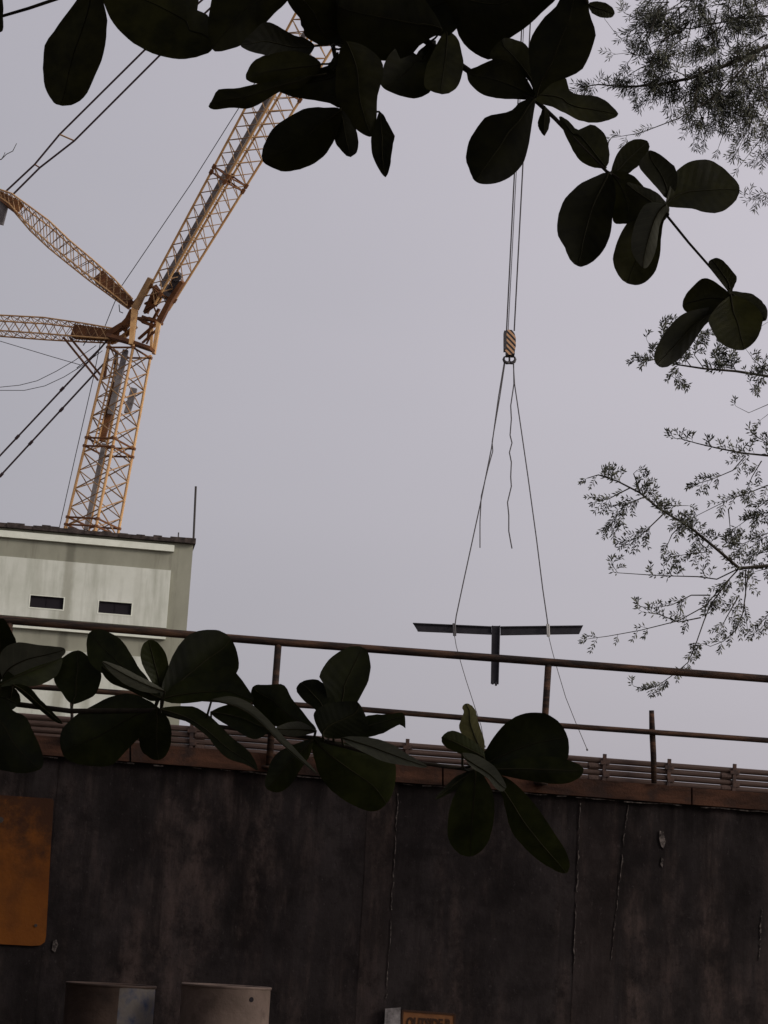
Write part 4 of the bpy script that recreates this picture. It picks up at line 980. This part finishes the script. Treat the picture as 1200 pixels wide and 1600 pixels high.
# the rest of the crown: over and behind the photographer
b = MB(); rr = random.Random(21)
def in_view(p, marg=0.16):
    d = p - CAM; z = d.dot(FWD)
    if z < 0.15: return d.length < 1.3
    return abs(d.dot(RIGHT) / z) < 0.2 + marg + 0.25 / z and abs(d.dot(UP) / z) < 0.267 + marg + 0.2 / z
cnt = 0
while cnt < 11000:
    u = Vector((rr.gauss(0, 1), rr.gauss(0, 1), rr.gauss(0, 1))).normalized() * (rr.random() ** 0.25)
    p = Vector((-0.6 + u.x * 6.2, -1.6 + u.y * 5.4, 5.4 + u.z * 3.0))
    if in_view(p) or p.z < 2.6: continue
    a = rr.uniform(0, 6.283); L = rr.uniform(0.14, 0.24); w = L * 0.30
    d = Vector((math.cos(a), math.sin(a), rr.uniform(-0.6, 0.2))).normalized(); s_ = d.cross(Vector((0, 0, 1))).normalized(); nrm = s_.cross(d)
    b.add([p, p + d * L * 0.35 + s_ * w * 0.7 + nrm * 0.01, p + d * L * 0.75 + s_ * w, p + d * L, p + d * L * 0.75 - s_ * w, p + d * L * 0.35 - s_ * w * 0.7 + nrm * 0.01], [(0, 1, 2, 3), (0, 3, 4, 5)])
    cnt += 1
tag(b.build('crown', M_DISTL, alm), kind='stuff')

# unseen broad trees added to darken the wall and lane (over, behind and beside the photographer)
def added_shade_tree(x, y, h, cz, rx, ry, rz, n, seed, label, size=0.34, zmin=2.5):
    rr = random.Random(seed); base = Vector((x, y, 0))
    t = empty('added_shade_tree', base, label, 'tree', 'unseen trees added to shade the lane')
    b = MB(); b.tube([base + Vector((0, 0, -0.1)), base + Vector((0.1, 0.1, h * 0.3)), base + Vector((-0.1, 0, h * 0.6)), base + Vector((0, 0, h))], [0.30, 0.24, 0.2, 0.08], 12); b.build('trunk', M_BARK, t, True)
    for k in range(6):
        a = k * 1.05 + rr.random(); p0 = base + Vector((0, 0, h * (0.5 + 0.06 * k)))
        p2 = Vector((x + rx * 0.7 * math.cos(a), y + ry * 0.7 * math.sin(a), cz + rr.uniform(-0.2, 0.5) * rz))
        if in_view(p2, 0.05) or in_view(p0.lerp(p2, 0.5), 0.05): continue
        b = MB(); b.tube([p0, p0.lerp(p2, 0.5) + Vector((0, 0, 0.4)), p2], [0.1, 0.07, 0.03], 8); b.build('limb', M_BARK, t, True)
    b = MB(); c = 0
    clumps = [Vector((rr.gauss(0, 1), rr.gauss(0, 1), rr.gauss(0, 1))).normalized() * (rr.random() ** 0.4) for _ in range(90)]
    tries = 0
    while c < n and tries < n * 6:
        tries += 1
        u = rr.choice(clumps) + Vector((rr.gauss(0, 0.14), rr.gauss(0, 0.14), rr.gauss(0, 0.2)))
        p = Vector((x + u.x * rx, y + u.y * ry, cz + u.z * rz))
        if p.z < zmin or in_view(p, 0.10): continue
        a = rr.uniform(0, 6.283); L = size * rr.uniform(0.7, 1.2); w = L * 0.32
        d = Vector((math.cos(a), math.sin(a), rr.uniform(-0.9, 0.4))).normalized(); s_ = d.cross(Vector((rr.uniform(-.5, .5), rr.uniform(-.5, .5), 1))).normalized(); nrm = s_.cross(d)
        b.add([p, p + d * L * 0.35 + s_ * w * 0.7, p + d * L * 0.75 + s_ * w, p + d * L, p + d * L * 0.75 - s_ * w, p + d * L * 0.35 - s_ * w * 0.7], [(0, 1, 2, 3), (0, 3, 4, 5)]); c += 1
    tag(b.build('crown', M_DISTL, t), kind='stuff')
added_shade_tree(7.5, 4.0, 9, 8.5, 5.5, 7.0, 4.5, 2200, 31, 'unseen broad tree added for shade right of the lane before the wall', 0.34, 5.0)
added_shade_tree(-8.0, 3.0, 9, 6.0, 5.5, 7.5, 6.0, 8000, 32, 'unseen broad tree added for shade left of the lane before the wall', 0.34, 0.3)
added_shade_tree(1.5, -7.0, 10, 8.0, 8.0, 5.0, 5.0, 9000, 33, 'unseen broad tree added for shade behind the photographer')
added_shade_tree(9.5, 10.5, 9, 7.5, 5.5, 4.2, 4.8, 900, 35, 'unseen broad tree added for shade close to the wall right of view', 0.34, 5.5)
added_shade_tree(-8.8, 10.5, 9, 5.0, 4.6, 3.8, 5.5, 8000, 36, 'unseen broad tree added for shade close to the wall left of view', 0.34, 0.2)
added_shade_tree(13.0, -6.0, 10, 8.0, 6.5, 6.5, 5.5, 7000, 34, 'unseen broad tree added for shade behind the photographer to the right')

# ------------------------------------------------------------------ feathery tree beyond the wall, right
TY = 20.5
ft_base = at(1520, 1200, TY); ft_base.z = zt
ft = empty('feathery_tree', ft_base, 'fine leaved tree with thin spreading branches at the right', 'tree')
TR = [ft_base + Vector(v) for v in ((0, 0, -0.1), (0.05, 0, 1.5), (-0.05, 0.1, 3.2), (-0.2, 0.1, 5.2), (-0.3, 0.0, 7.4), (-0.35, 0, 9.5))]
b = MB(); b.tube(TR, [0.17, 0.14, 0.12, 0.09, 0.06, 0.03], 10); b.build('trunk', M_BARK, ft, True)
frnd = random.Random(5)
def near_trunk(z):
    for i in range(len(TR) - 1):
        if TR[i].z <= z <= TR[i + 1].z: return TR[i].lerp(TR[i + 1], (z - TR[i].z) / (TR[i + 1].z - TR[i].z))
    return TR[-1]
fol = MB()
PX = TY / F_PX
THIN = [1.15, 1.05]
def leaflet(px, py, Y, ang, L, w, dY):
    L *= THIN[0]; w *= THIN[1]
    p = at(px, py, Y); q = at(px + math.cos(ang) * L, py + math.sin(ang) * L, Y + dY)
    s_ = at(px - math.sin(ang) * w, py + math.cos(ang) * w, Y + dY * 0.5 + frnd.uniform(-0.02, 0.02)) - p
    m_ = p.lerp(q, 0.5); fol.add([p, m_ + s_, q, m_ - s_], [(0, 1, 2, 3)])
def sprig(px, py, Y, ang, L, n=5):
    """one pinnate leaf: a hair-thin stalk with small leaflets, drooping"""
    pts = [(px, py)]; a = ang
    for i in range(n):
        a += (math.pi / 2 - a) * 0.10 + frnd.uniform(-0.12, 0.12)
        px += math.cos(a) * L / n; py += math.sin(a) * L / n; pts.append((px, py))
        for s_ in (-1, 1):
            if frnd.random() < 0.9:
                leaflet(px, py, Y, a + s_ * frnd.uniform(0.5, 1.0), frnd.uniform(4, 8.5), frnd.uniform(0.7, 1.35), frnd.uniform(-0.04, 0.04))
    leaflet(px, py, Y, a, 6, 1.1, 0.0)
    fol.tube([at(x, y, Y) for x, y in pts[::2] + [pts[-1]]], 0.0025, 3, 0, False)
def along(pts, step):
    o = []; acc = 0
    for i in range(len(pts) - 1):
        (x0, y0), (x1, y1) = pts[i], pts[i + 1]; l = math.hypot(x1 - x0, y1 - y0); k = acc
        while k < l:
            t = k / l; o.append((x0 + (x1 - x0) * t, y0 + (y1 - y0) * t, math.atan2(y1 - y0, x1 - x0))); k += step
        acc = k - l
    return o
from mathutils import noise as mnoise
def clump(x, y): return 0.5 + 0.9 * mnoise.noise(Vector((x * 0.045, y * 0.045, 3.1)))   # leaves gather in uneven clumps
def fbranch(pts, r0, r1, Y, name='branch', join=True, step=9, leafy=1.0, frm=0.0, L=(12, 24), par=None):
    P = [at(x, y, Y + 0.10 * math.sin(i * 1.7)) for i, (x, y) in enumerate(pts)]
    rs = [r0 + (r1 - r0) * i / (len(P) - 1) for i in range(len(P))]
    if join:
        tp = near_trunk(P[0].z - 0.9 if P[0].z > TR[2].z else P[0].z - 0.3); P = [tp, tp.lerp(P[0], 0.5) + Vector((0, 0, -0.1))] + P; rs = [r0 * 1.9, r0 * 1.4] + rs
    b = MB(); b.tube(P, rs, 6); br = b.build(name, M_TWIG, par or ft, True)
    pp = along(pts, step)
    for i, (x, y, a) in enumerate(pp):
        if i / len(pp) < frm or frnd.random() > leafy or (clump(x, y) < 0.36): continue
        for s_ in ((-1, 1) if clump(x, y) > 0.55 else (frnd.choice((-1, 1)),)):
            sprig(x, y, Y + frnd.uniform(-0.12, 0.12), a + s_ * frnd.uniform(0.35, 1.1), frnd.uniform(*L), frnd.choice((3, 4, 5)))
    (x, y) = pts[-1]; sprig(x, y, Y, pp[-1][2], 12, 4)
    return br
# low spray
B1 = fbranch([(1330, 872), (1200, 884), (1155, 888), (1120, 858), (1080, 825), (1030, 795), (1000, 770), (965, 752), (935, 742), (918, 747)], 0.022, 0.005, TY, frm=0.35, step=6)
sub = lambda pts, Y=TY, r=0.008, **k_: fbranch(pts, r, 0.003, Y, 'twig', False, par=B1, **k_)
sub([(1155, 888), (1120, 905), (1090, 901), (1050, 900), (1010, 898), (965, 895), (955, 880)], step=10, frm=0.2)
sub([(1155, 888), (1130, 915), (1100, 948), (1060, 970), (1000, 985), (950, 994), (920, 998)], step=16, leafy=0.6)
sub([(1140, 905), (1110, 945), (1100, 970), (1086, 1010), (1075, 1035), (1055, 1052), (1030, 1070), (1010, 1078), (990, 1072)], step=7, L=(8, 16))
sub([(1110, 930), (1080, 930), (1050, 945), (1020, 950), (1000, 948)], step=12, frm=0.3)
sub([(1095, 965), (1060, 972), (1030, 960), (1015, 958)], step=10)
sub([(1165, 890), (1165, 930), (1160, 960), (1150, 985), (1130, 1002), (1110, 1010), (1098, 1005)], step=18, leafy=0.7)
sub([(1170, 890), (1163, 940), (1168, 985)], step=18, leafy=0.7)
sub([(1155, 930), (1135, 965), (1125, 985)], step=12)
sub([(1085, 828), (1095, 850), (1110, 862), (1080, 865), (1050, 870)], step=8)
sub([(1040, 800), (1000, 838), (978, 848)], step=8, frm=0.3)
sub([(1025, 790), (1050, 790), (1075, 790)], step=8)
sub([(1010, 775), (975, 790), (950, 828)], step=6, frm=0.1)
sub([(1000, 768), (990, 740), (995, 735)], step=6); sub([(985, 762), (950, 780), (935, 782)], step=5); sub([(1005, 775), (1015, 755), (1010, 750)], step=6)
sub([(1070, 815), (1050, 835), (1040, 858)], step=7)
# upper sprays at the right edge
B2 = fbranch([(1330, 735), (1200, 712), (1160, 708), (1120, 700), (1090, 693), (1065, 686), (1048, 684)], 0.014, 0.003, TY + 0.3, step=9, frm=0.3)
sub2 = lambda pts, **k_: fbranch(pts, 0.007, 0.003, TY + 0.3, 'twig', False, par=B2, **k_)
sub2([(1165, 712), (1145, 735), (1110, 750), (1085, 757)], step=8)
sub2([(1200, 758), (1170, 770), (1140, 780), (1110, 795), (1070, 815)], step=8, leafy=0.8)
sub2([(1210, 700), (1195, 690), (1180, 680)], step=6); sub2([(1190, 720), (1175, 745), (1165, 770)], step=7)
sub2([(1230, 790), (1200, 800), (1170, 810), (1145, 828)], step=5); sub2([(1230, 820), (1195, 835), (1160, 850), (1140, 848)], step=5)
sub2([(1220, 770), (1195, 785), (1175, 800)], step=5); sub2([(1230, 950), (1200, 960), (1180, 985)], step=8); sub2([(1240, 845), (1205, 860), (1175, 868)], step=5)
sub2([(1230, 880), (1200, 888), (1180, 893)], step=8); sub2([(1138, 795), (1140, 815), (1142, 842)], step=20, leafy=0.2)
B3 = fbranch([(1330, 600), (1200, 588), (1150, 580), (1100, 576), (1060, 570), (1025, 562), (995, 562)], 0.018, 0.004, TY - 0.4, step=5, frm=0.3, L=(9, 18))
sub3 = lambda pts, **k_: fbranch(pts, 0.006, 0.002, TY - 0.4, 'twig', False, par=B3, L=(7, 15), **k_)
sub3([(1060, 570), (1040, 540), (1035, 510), (1042, 500)], step=5, frm=0.1); sub3([(1040, 566), (1018, 545), (1010, 530)], step=5)
sub3([(1100, 576), (1085, 555), (1090, 530), (1100, 522)], step=5); sub3([(1130, 578), (1115, 555), (1125, 535)], step=5); sub3([(1080, 573), (1065, 553), (1060, 535)], step=5)
sub3([(1150, 580), (1140, 560), (1150, 545)], step=6); sub3([(1060, 575), (1050, 588), (1065, 598)], step=8); sub3([(1200, 580), (1180, 565), (1165, 545)], step=12)
sub3([(1190, 590), (1180, 612), (1172, 600)], step=14, leafy=0.5); sub3([(1240, 640), (1200, 632), (1170, 645), (1150, 635)], step=40, leafy=0.2)
sub3([(1240, 620), (1210, 640), (1190, 655)], step=30, leafy=0.3); sub3([(1230, 520), (1205, 500), (1192, 508)], step=12)
# dense drooping mass, top right: longer, needle-like
THIN[:] = [1.5, 0.75]
B4 = fbranch([(1340, 40), (1200, 72), (1140, 100), (1080, 122), (1030, 132), (980, 136), (935, 132), (908, 136)], 0.030, 0.004, TY - 0.2, step=4, frm=0.25, L=(8, 18))
sub4 = lambda pts, r=0.006, **k_: fbranch(pts, r, 0.0025, TY - 0.2 + frnd.uniform(-0.5, 0.5), 'twig', False, par=B4, **k_)
sub4([(1240, 20), (1150, 30), (1080, 45), (1020, 40), (975, 20)], 0.012, step=5, L=(9, 20))
sub4([(1160, -40), (1155, 30), (1150, 110), (1145, 170)], 0.010, step=5, L=(9, 20))
sub4([(1100, -40), (1085, 20), (1070, 80), (1020, 100), (990, 80)], 0.009, step=5, L=(9, 20))
sub4([(1180, 85), (1120, 150), (1060, 185), (1000, 208), (958, 215)], 0.010, step=9, L=(9, 20), leafy=0.8)
sub4([(1240, 110), (1190, 150), (1170, 200), (1150, 240)], 0.009, step=6, L=(9, 20))
sub4([(1060, -30), (1030, 10), (1000, 40), (985, 50)], 0.007, step=6)
sub4([(1080, 122), (1020, 95), (985, 82), (960, 85)], 0.006, step=7)
sub4([(985, 75), (960, 50), (945, 30)], 0.0035, step=90, leafy=0.0)
for i in range(150):
    x = frnd.uniform(1010, 1215) if i < 125 else frnd.uniform(1080, 1215); y = frnd.uniform(-20, 165) if i < 125 else frnd.uniform(90, 190)
    if y > 150 - (1200 - x) * 0.25 and x < 1040: continue
    a = frnd.uniform(math.radians(60), math.radians(200)) if i < 125 else frnd.uniform(math.radians(60), math.radians(150)); l = frnd.uniform(25, 65)
    pts = [(x, y)]
    for k_ in range(3):
        a += (math.pi / 2 - a) * 0.12 + frnd.uniform(-0.25, 0.25); x += math.cos(a) * l / 3; y += math.sin(a) * l / 3; pts.append((x, y))
    sub4(pts, 0.0085, step=9, leafy=0.8, L=(9, 20))
sub4([(1240, 180), (1200, 205), (1175, 235), (1155, 260)], 0.005, step=16, leafy=0.5)
sub4([(1240, 290), (1200, 301), (1180, 312), (1166, 310)], 0.005, step=9); sub4([(1230, 225), (1200, 232), (1185, 248)], 0.004, step=6)
sub4([(1210, 95), (1202, 160), (1200, 215)], 0.006, step=6)
tag(fol.build('foliage', M_FINE, ft), kind='stuff')

# bare twig tip of another tree at the left edge
lt_base = at(-420, 1150, 18.0); lt_base.z = zt
lt = empty('bare_tree', lt_base, 'bare twig tip reaching in at the left edge of the sky', 'tree')
b = MB(); top = at(-330, 330, 18.0); b.tube([lt_base - Vector((0, 0, 0.1)), lt_base.lerp(top, 0.5) + Vector((0.1, 0, 0)), top, top + Vector((0.1, 0, 1.6))], [0.10, 0.07, 0.04, 0.01], 8); b.build('trunk', M_BARK, lt, True)
b = MB(); b.tube([top, at(-200, 285, 18), at(-90, 262, 18), at(-10, 250, 18), at(2, 249, 18), at(10, 241, 18), at(20, 236, 18), at(26, 224, 18)], [0.03, 0.02, 0.012, 0.006, 0.005, 0.004, 0.004, 0.003], 6)
b.tube([at(2, 249, 18), at(6, 243, 18), at(8, 238, 18)], 0.003, 5); b.build('branch', M_TWIG, lt, True)
